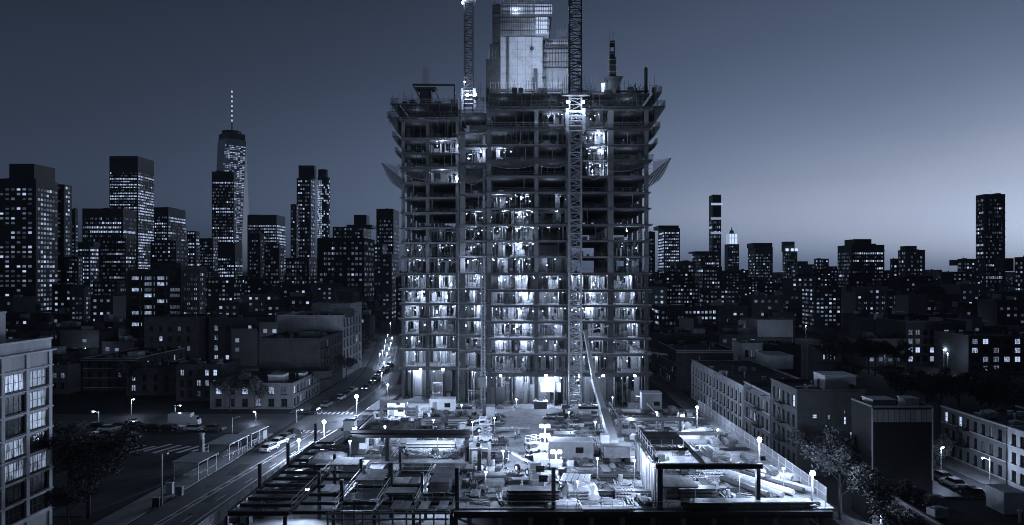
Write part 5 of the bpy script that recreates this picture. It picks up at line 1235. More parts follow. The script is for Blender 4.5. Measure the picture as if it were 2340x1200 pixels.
def cover(label, x0, x1, y0, y1, z0, z1, m=tarp, seed=1, name='tarp_pile', cat='covered stack'):
    rr = random.Random(seed); b = MB(); n, q = 8, 6; t = thing(name, label, cat, ((x0+x1)/2,(y0+y1)/2,z0)); w, l, h = (x1-x0)/2, (y1-y0)/2, z1-z0
    gr = [[(-w+2*w*i/n+rr.gauss(0,.03)*w, -l+2*l*j/q, h*(1-.25*rr.random())*(1 if 0 < i < n and 0 < j < q else .55)) for j in range(q+1)] for i in range(n+1)]
    for i in range(n):
        for j in range(q): b.poly([gr[i][j], gr[i+1][j], gr[i+1][j+1], gr[i][j+1]])
    ed = [gr[i][0] for i in range(n+1)]+[gr[n][j] for j in range(1,q+1)]+[gr[i][q] for i in range(n-1,-1,-1)]+[gr[0][j] for j in range(q-1,0,-1)]
    for p, r_ in zip(ed, ed[1:]+ed[:1]): b.poly([(p[0]*1.06,p[1]*1.06,.01),(r_[0]*1.06,r_[1]*1.06,.01),r_,p])
    b.build('cover', [m], t, True); c = MB(); c.box(-w*.96,w*.96,-l*.96,l*.96,.005,.12); c.build('pallet', [wood], t); return t
def bundle(label, px, py, ln, n, rows, m=steel, ax='x', kind='beam', w=.3, h=.35, z=ZD, rz=0.0, name=None):
    x, y, _ = P(px, py, z); t = thing(name or kind+'_bundle', label, kind+' stack', (x,y,z), rz)
    sb = MB()
    if kind == 'beam': sb.ibeam((-ln/2,0,h/2),(ln/2,0,h/2),w,h)
    elif kind == 'pipe': sb.cyl((-ln/2,0,h/2),(ln/2,0,h/2),h/2,10)
    elif kind == 'panel': sb.box(-ln/2,ln/2,-w/2,w/2,0,h*.6)
    else: sb.box(-ln/2,ln/2,-w/2,w/2,0,h)
    me = sb.mesh(kind, [m]); rr = random.Random(int(px))
    for j in range(rows):
        for i in range(n): place(kind, me, t, (rr.gauss(0,.12), (i-(n-1)/2)*w*1.12, .22+j*(h+.12)))
    for q in (-.38,.38): b = MB(); b.box(ln*q-.08,ln*q+.08,-n*w*.56,n*w*.56,.003,.215); b.build('bearer', [wood], t)
    if rows > 1:
        for q in (-.4,.4):
            for j in range(1,rows): b = MB(); b.box(ln*q-.05,ln*q+.05,-n*w*.55,n*w*.55,.23+j*(h+.12)-.115,.215+j*(h+.12)); b.build('spacer', [wood], t)
    return t
def stack(label, px, py, w, l, n, th, m=ply, z=ZD, rz=0.0, name='plywood_stack', cat='plywood stack', pn='sheet'):
    x, y, _ = P(px, py, z); t = thing(name, label, cat, (x,y,z), rz); sb = MB(); sb.box(-w/2,w/2,-l/2,l/2,0,th*.9); me = sb.mesh(pn, [m]); rr = random.Random(int(px+py))
    for i in range(n): place(pn, me, t, (rr.gauss(0,.05),rr.gauss(0,.05),.14+i*th), rr.gauss(0,.03))
    for q in (-.35,.35): b = MB(); b.box(-w/2,w/2,l*q-.06,l*q+.06,.003,.135); b.build('bearer', [wood], t)
    return t
def cabin(label, px, py, w, l, h, m=white, z=ZD, rz=0.0, lit=False, name='site_cabin', cat='site cabin'):
    x, y, _ = P(px, py, z); t = thing(name, label, cat, (x,y,z), rz); b = MB(); b.box(-w/2,w/2,0,l,.12,h)
    n = int(w/.5)
    for i in range(n): b.box(-w/2+w*i/n+.06,-w/2+w*i/n+.2,-.04,-.002,.2,h-.15)
    b.build('body', [m], t); b = MB(); b.box(-w/2-.08,w/2+.08,-.08,l+.08,h+.003,h+.13); b.build('roof', [metal_roof], t)
    b = MB(); b.box(-w*.38,-w*.38+.9,-.075,-.043,.14,2.1); b.build('door', [steel_l], t)
    b = MB(); b.box(w*.1,w*.1+1.2,-.08,-.045,1.0,1.9); b.build('window', [win_bright if lit else glass], t); return t
bundle('stack of long dark beams at the front of the deck, left of the centre post', 1219, 1152, 6.4, 6, 4)
bundle('long dark beams lying on trestles right of the centre post', 1430, 1140, 6.8, 3, 2, h=.4)
bundle('dark beam bundle before the foot of the crane boom', 1400, 1098, 9.0, 5, 2)
bundle('grey beam bundle between crane foot and big steel frame', 1385, 1080, 8.5, 4, 1, steel_l)
bundle('bright pipes laid parallel to the front edge beam', 1390, 1168, 6.5, 4, 1, galv, kind='pipe', h=.3)
bundle('long beams along the very front right of the deck', 1755, 1162, 10.5, 5, 2, steel_l)
bundle('grey beam pile under the right end of the big frame', 1590, 1140, 4.8, 5, 3)
bundle('dark sheet piles leaning low near the right frame foot', 1610, 1163, 5.5, 6, 2, steel)
for i, (px, py, ln, mm_, lab) in enumerate(((1690,1118,10,steel,'dark steel pipe lying nearest the big frame on the right deck'),(1712,1116,11,steel_l,'grey pipe second from the big frame on the right deck'),(1735,1112,11,white,'pale pipe in the middle of the right deck pipe row'),(1760,1110,10,steel,'dark pipe right of the pale one on the right deck'),(1788,1112,9,galv,'bright pipe nearest the wire fence on the right deck'),(1748,1088,9,white,'white pipe at the back of the right deck pipe row'))):
    bundle(lab, px, py, ln, 1, 1, mm_, kind='pipe', h=.8, rz=R(118+i*2), name='large_pipe')
    x, y, _ = dk(px, py)
cover('white covered heap among the pipes near the right fence', *(lambda p: (p[0]-1.8,p[0]+1.6,p[1]-1.2,p[1]+1.4))(dk(1800,1098)), ZD, 6.0, tarp, 3)
cover('pale covered heap behind the right portal post', *(lambda p: (p[0]-3.6,p[0]+3.0,p[1]-3,p[1]+3))(dk(1585,1004)), ZD, 6.6, tarp, 4)
cover('big white wrapped stack right of the centre post', *(lambda p: (p[0]-2.4,p[0]+2.1,p[1]-1.3,p[1]+1.4))(dk(1330,1140)), ZD, 6.9, tarp, 5)
cover('low white wrapped stack in front of the bigger wrapped one', *(lambda p: (p[0]-2.2,p[0]+1.9,p[1]-.7,p[1]+.8))(dk(1292,1156)), ZD, 5.8, tarp, 6)
cover('round white bag right behind the wrapped stack', *(lambda p: (p[0]-.7,p[0]+.7,p[1]-.7,p[1]+.7))(dk(1296,1112)), ZD, 6.1, tarp, 7)
cover('dark covered heap behind the double beam on the left', *(lambda p: (p[0]-4,p[0]+4,p[1]-3,p[1]+3))(dk(890,985)), ZD, 6.7, tarp_d, 8)
cover('white covered heap at the left rim of the deck', *(lambda p: (p[0]-2.4,p[0]+2.4,p[1]-1.8,p[1]+1.8))(dk(750,1052)), ZD, 6.2, tarp, 9)
cover('pale covered pile behind the left rim lamp', *(lambda p: (p[0]-2.4,p[0]+2.4,p[1]-1.8,p[1]+1.8))(dk(835,1010)), ZD, 6.5, tarp, 10)
cover('long white sheet beyond the left portal', *(lambda p: (p[0]-4,p[0]+4,p[1]-1.5,p[1]+1.5))(dk(845,975)), ZD, 6.1, tarp, 12)
bundle('corrugated panels standing on edge near the light masts', 1315, 1112, 3.6, 5, 3, galv, kind='panel', w=.7, h=.3, rz=R(80))
bundle('pale plank pile behind the thick double beam', 1018, 972, 8.5, 4, 3, conc_l, kind='plank', w=.5, h=.3)
bundle('grey tubes piled under the double beam', 985, 1030, 8.0, 5, 3, steel_l, kind='pipe', h=.35)
bundle('grey timber pile near the posts left of centre', 1120, 1096, 4.5, 4, 2, wood, kind='timber', w=.4, h=.25)
bundle('dark trusses laid out behind the centre-left post', 1120, 1060, 5.0, 4, 4)
bundle('steel bars on the far side of the lit slab', 1170, 985, 6.5, 5, 1, steel_l)
stack('plywood stack at the foot of the right-hand big frame', 1560, 1132, 5.0, 3.2, 9, .14, ply)
stack('dark plywood stack beside the raised plywood table', 1008, 1118, 2.6, 4.2, 12, .12, ply_d)
stack('plywood sheets piled left of the lit slab', 1130, 1115, 2.6, 1.6, 8, .12)
stack('grey board pile in front of the far site cabin', 1290, 1005, 3.6, 2.6, 8, .14, steel_l)
stack('white board pile by the left rim of the deck', 815, 1075, 3.4, 2.6, 8, .13, white)
stack('bright board pile under the left portal beam', 920, 1010, 4.4, 2.4, 9, .13, conc_l)
cabin('white site cabin behind the long dark pile, at the tower foot', 1010, 942, 5.2, 3, 2.6)
cabin('grey site cabin standing left of the crane boom', 1305, 1050, 7.0, 3, 2.7, steel_l)
cabin('pale container box close to the hoist at the tower foot', 1120, 975, 1.5, 3, 3.6, white)
cabin('small white cabin against the tower lobby', 905, 952, 3.5, 3, 2.6, white)
cabin('dark container between posts on the left of the lit slab', 1095, 1062, 3.0, 3, 2.4, steel)
cabin('tall grey cabin with window at the right foot of the tower', 1490, 938, 4.2, 3, 3.6, steel_l, lit=False)
cabin('lit-fronted white cabin at the left rim beside the mesh hoarding', 818, 1040, 2.4, 2.4, 2.6, white, lit=True)
cabin('bright booth with a tall white side at the left end of the double beam', 797, 1012, 1.9, 1.9, 3.6, white)
cabin('square white box on the slab left of the light masts', 1222, 1095, 1.7, 1.4, 1.3, white)
cabin('grey toolbox below the square box', 1228, 1118, 1.8, 1.2, 1.2, steel_l)
# scattered small stuff on the deck
r7 = random.Random(31)
cb = MB(); cb.box(-.5,.5,-.4,.4,.1,.9)
for q in (-.45,.3): cb.box(q,q+.12,-.42,.42,.0,.098)
for q in (-.42,.3): cb.box(q,q+.1,-.43,-.402,.1,.92); 
crate_m = [cb.mesh('crate', [x]) for x in (wood, ply_d, galv, steel)]
db = MB(); db.cyl((0,0,.01),(0,0,.88),.29,12)
for z in (.3,.58): db.cyl((0,0,z),(0,0,z+.04),.31,12)
drum_m = [db.mesh('drum', [x]) for x in (steel_l, white, steel)]
sb = MB()
for q in (-.35,.3): sb.cyl((q,0,.6),(q+.06,0,.6),.6,14)
sb.cyl((-.29,0,.6),(.3,0,.6),.3,10); spool_m = sb.mesh('cable_spool', [wood])
tb = MB()
for i in range(6): tb.bar((-.9,-.5+i*.2,.15),(.9,-.5+i*.2,.15),.12,.1)
for i in range(4): tb.bar((-.8,-.45+i*.25,.3),(.95,-.4+i*.25,.3),.11,.1)
tim_m = tb.mesh('timber_offcuts', [wood])
GN = {'crate':'crates','drum':'drums','cable_spool':'cable spools','timber_offcuts':'heaps of timber'}
RG = [(-24,-10,109,146,84,'behind the double beam'),(-31,-24,110,147,40,'along the left rim'),(-8,-2,88,106,26,'left of the centre post'),(4.5,15.5,88,108,46,'right of the centre post'),(6,15,110,146,60,'by the mobile crane'),(-9,-4,110,146,34,'left of the lit slab'),(18,36,106,146,84,'behind the big steel frame'),(23,36,88,104,34,'among the pipes')]
for x0,x1,y0,y1,n,zn in RG:
    for i in range(n):
        x, y = x0+(x1-x0)*r7.random(), y0+(y1-y0)*r7.random(); q = r7.random()
        c4 = int(r7.random()*4)
        if q < .42: m, nm, lb, ct = crate_m[c4], 'crate', '%s slatted crate among the deck clutter %s' % (('timber','dark plywood','bright metal','black')[c4], zn), 'crate'
        elif q < .6: m, nm, lb, ct = drum_m[c4%3], 'drum', '%s upright drum among the deck clutter %s' % (('grey','white','black')[c4%3], zn), 'drum'
        elif q < .7: m, nm, lb, ct = spool_m, 'cable_spool', 'wooden cable spool among the deck clutter '+zn, 'spool'
        else: m, nm, lb, ct = tim_m, 'timber_offcuts', 'heap of short timbers lying loose on the deck '+zn, 'timber'
        o = tag(place(nm, m, None, (x,y,ZD+.006), r7.random()*3.1), lb, ct, GN[nm]+' on the deck, '+zn)
        s = .55+.6*r7.random(); o.scale = (s,s,s*(.7+.6*r7.random()))
# long thin stock: bars, tubes and planks laid everywhere
lb_ = []
for k_, (m_, ln_) in enumerate(((steel,5.5),(galv,4.5),(steel_l,6.5),(wood,4.0),(galv,3.0),(steel,8.0))):
    q = MB(); rr_ = random.Random(k_)
    for i in range(9): a_ = rr_.gauss(0,.05); q.bar((-ln_/2+rr_.random()*.5,-.5+i*.12,.1+.1*(i%3)+.05*rr_.random()),(ln_/2-rr_.random()*.6,-.5+i*.12+a_,.1+.1*(i%3)),.09,.09)
    for e_ in (-.3,.3): q.box(ln_*e_-.06,ln_*e_+.06,-.62,.62,0,.055)
    lb_.append((q.mesh('bar_bundle', [m_]), ('black steel','bright tube','grey steel','timber','short bright tube','long black steel')[k_]))
for x0,x1,y0,y1,n,zn in RG+[(-27,-10,151,172,14,'in the yard at the tower foot'),(6,30,151,172,18,'in the yard right of the crane mast')]:
    for i in range(n if n < 25 else n//2+7):
        x, y = x0+(x1-x0)*r7.random(), y0+(y1-y0)*r7.random()
        if -4.5 < x < 4 and 106 < y < 146 and r7.random() < .9: continue
        me_, nm_ = lb_[int(r7.random()*6)]; a_ = (0 if r7.random() < .6 else math.pi/2)+r7.gauss(0,.12)
        tag(place('bar_bundle', me_, None, (x,y,(ZD if y < 150 else .15)+.006+.33*int(r7.random()*2.2)*0), a_), 'bundle of %s bars lying %s %s' % (nm_, 'on the deck' if y < 150 else '', zn) if y < 150 else 'bundle of %s bars lying %s' % (nm_, zn), 'bar bundle', 'bar bundles, '+nm_+', '+zn)
# welded mats, form panels and hoses
q = MB()
for i in range(13): q.bar((-2.2+i*.36,-1.5,.06),(-2.2+i*.36,1.5,.06),.045)
for i in range(9): q.bar((-2.3,-1.4+i*.35,.11),(2.3,-1.4+i*.35,.11),.045)
MATM = q.mesh('rebar_mat', [steel]); q = MB(); q.box(-1.35,1.35,-.6,.6,.12,.16)
for i in range(7): q.box(-1.3+i*.42,-1.22+i*.42,-.6,.6,.161,.28)
for e_ in (-.6,.52): q.box(-1.35,1.35,e_,e_+.08,.281,.36)
q.box(-1.2,-1.1,-.5,.5,0,.119); q.box(1.1,1.2,-.5,.5,0,.119)
PNL = [q.mesh('form_panel', [x]) for x in (steel_l, ply_d, galv)]
HS = []
for k_ in range(3):
    rr_ = random.Random(90+k_); q = MB(); pts = [Vector((-3,0,.06))]; a_ = 0
    for i in range(14): a_ += rr_.gauss(0,.6); pts.append(pts[-1]+Vector((math.cos(a_)*.5,math.sin(a_)*.5,0)))
    q.tube(pts, .06, 5); HS.append(q.mesh('hose', [rubber]))
for x0,x1,y0,y1,n,zn in RG:
    for i in range(n//3+4):
        x, y = x0+(x1-x0)*r7.random(), y0+(y1-y0)*r7.random(); u_ = r7.random()
        if u_ < .3: o = tag(place('rebar_mat', MATM, None, (x,y,ZD+.005), r7.gauss(0,.15)), 'dark welded rebar mat lying on the deck '+zn, 'rebar mat', 'rebar mats, '+zn)
        elif u_ < .85:
            k_ = int(r7.random()*3); h_ = 1+int(r7.random()*4); a_ = (0,1.57)[int(r7.random()*2)]+r7.gauss(0,.1)
            t = thing('form_panel_stack', 'stack of %d %s form panels on the deck %s' % (h_, ('grey','dark','bright metal')[k_], zn), 'form panels', (x,y,ZD+.005), a_, 'form panel stacks, '+zn)
            for j in range(h_): place('form_panel', PNL[k_], t, (r7.gauss(0,.05),r7.gauss(0,.04),j*.362), r7.gauss(0,.03))
        else: tag(place('hose', HS[int(r7.random()*3)], None, (x,y,ZD+.004), r7.random()*6), 'black hose snaking over the deck '+zn, 'hose', 'hoses, '+zn)
# clutter below, between deck and avenue fence
for i in range(60):
    y = 88+86*r7.random(); x = lerp(y,[72,95,128,150,176],[-41,-41,-39.6,-37,-36])+1.0+3.6*r7.random()
    if y > 150: x += 4*r7.random()
    m, nm, lb, ct = ((crate_m[i%4],'crate','small crate on the strip between deck and avenue fence','crate'),(drum_m[i%3],'drum','drum on the strip between deck and avenue fence','drum'),(tim_m,'timber_offcuts','timbers on the strip between deck and avenue fence','timber'))[i%3]
    o = tag(place(nm, m, None, (x,y,.16), r7.random()*3.1), lb, ct, GN[nm]+' beside the avenue fence'); o.scale = (1.3,)*3
for i in range(46):
    x = -31+62*r7.random(); y = 153+20*r7.random()
    m, nm, lb, ct = ((crate_m[i%4],'crate','crate stacked in the yard at the foot of the tower','crate'),(tim_m,'timber_offcuts','timbers lying in the yard at the foot of the tower','timber'),(spool_m,'cable_spool','cable spool in the yard at the foot of the tower','spool'))[i%3]
    o = tag(place(nm, m, None, (x,y,.16), r7.random()*3.1), lb, ct, GN[nm]+' at the tower foot'); s = .9+.9*r7.random(); o.scale = (s,s,s)
def scaffold_tower(label, px, py, n, w=2.4, l=1.5, z=.16):
    x, y, _ = P(px, py, z); t = thing('scaffold_tower', label, 'scaffold', (x,y,z))
    for sx in (-w/2,w/2):
        for sy in (-l/2,l/2): b = MB(); b.bar((sx,sy,0),(sx,sy,n*2),.09,.09); b.build('standard', [galv], t)
    b = MB()
    for i in range(n):
        for sy in (-l/2,l/2): b.bar((-w/2,sy,i*2+1),(w/2,sy,i*2+1),.06,.06); b.bar((-w/2,sy,i*2+.1),(w/2,sy,i*2+1.9),.05,.05)
        for sx in (-w/2,w/2): b.bar((sx,-l/2,i*2+1.2),(sx,l/2,i*2+1.2),.06,.06)
    b.build('bracing', [galv], t, kind='stuff'); b = MB(); b.box(-w/2,w/2,-l/2,l/2,n*2-.4,n*2-.34); b.build('platform', [ply], t)
scaffold_tower('scaffold tower at the left lobby of the open tower', 1000, 925, 3)
scaffold_tower('scaffold tower close to the hoist mast at the lobby', 1085, 925, 2, 3.2)
scaffold_tower('tall scaffold tower before the right lobby bays', 1420, 925, 3, 2.8)
scaffold_tower('low scaffold tower at the right corner of the lobby', 1465, 940, 2)
for i, (px, py, w, l, h, m_, lb) in enumerate(((930,968,5,2.4,2.2,steel_l,'grey skip container in the yard behind the left portal'),(1060,950,4,2.2,2.4,steel,'dark skip container beside the white yard cabin'),(1180,955,3,2,1.8,galv,'pale steel bin in the yard in line with the lit slab'),(1345,950,5,2.4,2.5,steel,'dark container under the crane mast'),(1440,962,4.5,2.2,1.9,steel_l,'grey skip in the yard right of the crane boom'),(1235,945,3.4,2,3.1,steel_l,'tall grey panel box near the glowing lobby panel'))):
    x, y, _ = P(px, py, .16); t = thing('skip_container', lb, 'container', (x,y,.16)); b = MB(); b.hexa([(-w/2+.3,-l/2,.1),(w/2-.3,-l/2,.1),(w/2-.3,l/2,.1),(-w/2+.3,l/2,.1),(-w/2,-l/2-.1,h),(w/2,-l/2-.1,h),(w/2,l/2+.1,h),(-w/2,l/2+.1,h)])
    n = int(w/.7)
    for q in range(n): b.bar((-w/2+.45+q*.7,-l/2-.03,.2),(-w/2+.4+q*.7,-l/2-.13,h-.1),.1,.08)
    b.build('body', [m_], t); b = MB(); b.box(-w/2-.08,w/2+.08,-l/2-.2,-l/2-.105,h-.12,h+.05); b.box(-w/2-.08,w/2+.08,l/2+.105,l/2+.2,h-.12,h+.05); b.build('rim', [galv], t)
    b = MB(); rr_ = random.Random(i)
    for q in range(7): b.bar((-w*.4+rr_.random()*w*.8,-l*.3,h+.02),(-w*.4+rr_.random()*w*.8,l*.3,h+.3+.5*rr_.random()),.15,.1)
    b.build('debris', [wood], t)
# ---------------------------------------------------------------- mobile crane with long pale boom
x, y, _ = dk(1404, 1052)
mc = thing('mobile_crane', 'crawler crane with a long pale telescopic boom leaning towards the tower', 'crane', (x,y,ZD))
tip = Vector((PX(1337,160)-x, 160-y, PZ(757,160)-ZD)); mid = Vector((PX(1357,146)-x, 146-y, PZ(868,146)-ZD)); base = Vector((0,.3,2.4)); d1 = base+(mid-base)*.42
b = MB(); b.bar(base,d1,1.35,1.5); b.build('boom', [conc_l], mc)
b = MB(); b.bar(d1,mid,1.0,1.1); b.build('boom', [white], mc); b = MB(); b.bar(mid,tip,.75,.8); b.build('jib', [white], mc)
b = MB(); b.bar(tip,tip+Vector((5.5,.5,1.2)),.22,.3); b.bar(tip,tip+Vector((3,.3,1.4)),.12); b.build('jib_head', [galv], mc)
b = MB(); b.cyl(base+Vector((-1.1,0,1)),mid+Vector((-.8,0,.6)),.06,5); b.cyl(base+Vector((-1.6,0,1)),tip+Vector((-.3,0,.3)),.05,5); b.cyl(Vector((-.9,.5,1.6)),base+(mid-base)*.3,.22,8); b.build('cable', [galv], mc)
b = MB(); b.box(-2.0,2.0,-2.6,1.4,1.3,2.6); b.box(-1.9,1.9,-3.6,-2.61,1.3,2.9); b.build('upper_body', [steel_l], mc)
b = MB(); b.box(-2.0,-.75,.1,1.5,2.61,3.9); b.build('cab', [white], mc)
for s in (-1,1):
    b = MB(); b.box(s*1.6-.45,s*1.6+.45,-2.6,2.6,.25,1.0); b.cyl((s*1.6-.45,-2.6,.62),(s*1.6+.45,-2.6,.62),.6,12); b.cyl((s*1.6-.45,2.6,.62),(s*1.6+.45,2.6,.62),.6,12); b.build('crawler_track', [rubber], mc)
b = MB(); b.box(-1.1,1.1,-1.6,1.6,.7,1.29); b.build('undercarriage', [steel], mc)
def lift(label, px, py, h, rz, m=white):
    x, y, _ = dk(px, py); t = thing('scissor_lift', label, 'lift', (x,y,ZD), rz); b = MB(); b.box(-1.1,1.1,-.55,.55,.35,.85); b.build('chassis', [m], t)
    for sx in (-.75,.75):
        for sy in (-.6,.45): b = MB(); b.cyl((sx,sy,.3),(sx,sy+.16,.3),.3,12); b.build('wheel', [rubber], t)
    n = 4; b = MB()
    for i in range(n):
        z0 = .86+(h-1.2)*i/n; z1 = .86+(h-1.2)*(i+1)/n
        for y_ in (-.4,.4): b.bar((-.9,y_,z0),(.9,y_,z1),.08,.08); b.bar((.9,y_+.09,z0),(-.9,y_+.09,z1),.08,.08)
    b.build('scissor_arm', [steel_l], t); b = MB(); b.box(-1.1,1.1,-.55,.55,h-.33,h-.2)
    for q in (-1.05,0,1.05):
        for y_ in (-.5,.5): b.bar((q,y_,h-.2),(q,y_,h+.9),.05,.05)
    for z in (h+.4,h+.9):
        for y_ in (-.5,.5): b.bar((-1.05,y_,z),(1.05,y_,z),.05,.05)
    b.build('platform', [galv], t); return t
lift('low scissor lift parked on the lit slab near the light masts', 1218, 1035, 1.9, .6)
lift('scissor lift with raised platform left of the lit slab', 1110, 1010, 3.4, .1)
lift('scissor lift parked behind the right portal', 1555, 985, 2.4, 1.2)
def loader(label, px, py, rz):
    x, y, _ = dk(px, py); t = thing('telehandler', label, 'loader', (x,y,ZD), rz); b = MB(); b.box(-2.2,2.0,-.7,.7,.6,1.4); b.box(-2.3,-1.2,-.8,.8,1.0,1.9); b.build('chassis', [steel_l], t)
    b = MB(); b.hexa([(-.6,-.75,1.41),(.6,-.75,1.41),(.6,.15,1.41),(-.6,.15,1.41),(-.5,-.7,2.5),(.35,-.7,2.5),(.35,.1,2.5),(-.5,.1,2.5)]); b.build('cab', [glass], t)
    b = MB(); b.bar((-1.9,.45,1.8),(3.2,.45,2.3),.3,.35); b.box(3.1,3.3,-.6,1.1,1.2,2.2); b.bar((3.3,-.3,1.3),(4.4,-.3,1.3),.12,.06); b.bar((3.3,.8,1.3),(4.4,.8,1.3),.12,.06); b.build('boom', [galv], t)
    for sx in (-1.4,1.3):
        for sy in (-1.05,.7): b = MB(); b.cyl((sx,sy,.55),(sx,sy+.35,.55),.55,14); w = b.build('wheel', [rubber], t); b = MB(); b.cyl((sx,sy-.02,.55),(sx,sy+.37,.55),.28,10); b.build('rim', [white], w)
    return t
loader('grey telehandler standing on the lit slab before the tower', 1205, 1080, 2.2)
loader('grey telehandler left of the lit slab among the steel', 1075, 990, .4)
# ---------------------------------------------------------------- flood-light posts
def lamp_post(label, px, py, z, ytop, power, r=.34, mt=None, group=None, arms=True, rad=.4):
    x, y, _ = P(px, py, z); H = PZ(ytop, y)-z; t = thing('lamp_post', label, 'lamp post', (x,y,z), 0, group)
    b = MB(); b.cyl((0,0,.3),(0,0,H-r*.6),.15,10,.1); b.build('pole', [steel_l], t); b = MB(); b.box(-.45,.45,-.45,.45,.004,.3); b.build('base', [conc], t)
    b = MB(); b.cyl((0,.05,H+r*.55),(0,.05,H+r*.9),r*.75,10,r*.3); b.bar((0,.1,H-r),(0,.1,H+r*.7),.09,.09); b.build('head', [steel], t)
    b = MB(); b.ball((0,-.12,H), r, 12, 8); b.build('bulb', [mt or floodglow], t)
    lamp(t, (0,-r-.12,H-.1), power, rad); return t
lamp_post('flood-lit lamp post at the near right corner of the deck', 1856, 1158, ZD, 1081, 5200)
lamp_post('flood-lit lamp post half way along the right fence', 1735, 1086, ZD, 1004, 5500)
lamp_post('small bright lamp post at the far right fence beside the factory', 1593, 986, ZD, 931, 5000, .26)
lamp_post('brightest street lamp post of the three on the avenue, farthest up', 815, 952, .15, 906, 20000, .4)
lamp_post('middle street lamp post of the three on the avenue', 741, 1013, .15, 964, 15000, .38)
lamp_post('nearest and smallest lamp post on the avenue edge', 683, 1046, .15, 1006, 7000, .28)
lamp_post('street lamp close to the left foot of the tower', 886, 908, .1, 879, 1200, .22, lampglow)
def light_mast(label, px, py, ytops, power):
    x, y, _ = dk(px, py); t = thing('light_mast', label, 'light mast', (x,y,ZD)); H = max(PZ(a, y)-ZD for a in ytops)
    b = MB(); b.cyl((0,0,.5),(0,0,H),.1,8); b.build('mast', [galv], t); b = MB(); b.box(-.9,.9,-.6,.6,.35,1.3); b.cyl((-.5,-.75,.3),(-.5,.75,.3),.3,10); b.cyl((.5,-.75,.3),(.5,.75,.3),.3,10); b.build('generator', [white], t)
    for i, a in enumerate(ytops):
        h = PZ(a, y)-ZD
        for s in (-.5,.5): b = MB(); b.box(s-.35,s+.35,-.2,.15,h-.3,h+.3); hd = b.build('lamp_head', [steel_l], t); b = MB(); b.box(s-.3,s+.3,-.24,-.203,h-.25,h+.25); b.build('lamp_glass', [floodglow], hd)
        b = MB(); b.bar((-.5,.05,h),(.5,.05,h),.08,.08); b.build('crossbar', [galv], t)
        lamp(t, (0,-.9,h), power, .5)
    return t
light_mast('tall light mast with two tiers of floodlights behind the lit slab', 1245, 1032, (973,995), 2000)
light_mast('nearer light mast standing just behind the centre front post', 1271, 1072, (1032,), 1300)
lamp(None, (0,0,0), 0) if False else None
b = MB(); b.box(3.8,9.0,1.5,1.65,6.2,7.5); b.build('light_panel', [win_bright], tw); lamp(tw, (6.4,.6,6.6), 3600, .5)

# added floodlights under the first-floor spandrel and on the frames, brightening the deck
def clamp_flood(label, x, y, z, aim, power, spot=120, group=None):
    v = Vector(aim)-Vector((x,y,z)); t = thing('floodlight', label, 'floodlight', (x,y,z), 0, group); rot = v.to_track_quat('-Z','Y').to_euler()
    b = MB(); b.box(-.35,.35,-.25,.25,.02,.3); b.box(-.05,.05,-.05,.05,.3,.6); h = b.build('lamp_head', [steel_l], t); h.rotation_euler = rot
    b = MB(); b.box(-.31,.31,-.21,.21,-.01,.018); g = b.build('lamp_glass', [floodglow], h)
    lamp(t, tuple(v.normalized()*.4), power, .3, 'SPOT', rot, R(spot)); return t
for i, x in enumerate((-28,-22,-6,5.5,14,20,28)):
    side = ('leftmost','second from the left','third from the left','middle','third from the right','second from the right','rightmost')[i]
    clamp_flood('added floodlight under first floor edge of the tower, %s of its row' % side, x, 189.2 if x < -17 else 177.2, 8.2, (x*.8,142,ZD), 10500 if i not in (3,) else 18000)
for lab, x, y, z, aim, p in (('added floodlight on the left end of the thick double beam',-26,107.4,10.3,(-22,96,5),5000),('added floodlight on the back side of the thick double beam',-14,109.6,10.3,(-16,124,5),9350),
    ('added floodlight on the left corner of the big steel frame',16,86,11.2,(6,97,5),9900),('added floodlight on the right corner of the big steel frame',29.3,86.2,11.2,(28,96,5),7700),('added floodlight on the back beam of the big steel frame',20,104.6,11.0,(18,114,5),9900),
    ('added floodlight on the far right portal beam',28,123.6,9,(28,112,5),8800),('added floodlight on the small left portal beam',-24,133.5,9.2,(-24,144,5),9600),('added floodlight on the tall dark post left of the lit slab',-6.4,99.6,9.6,(-1,108,5),10000)):
    clamp_flood(lab, x, y, z, aim, p)
clamp_flood('floodlight under the open floor frame at the front left', -30, 97, 4.0, (-31,88,0), 5000, 140)
clamp_flood('floodlight hanging under the beam grid over the pit', -12, 100, 4.0, (-14,92,0), 2500, 140)

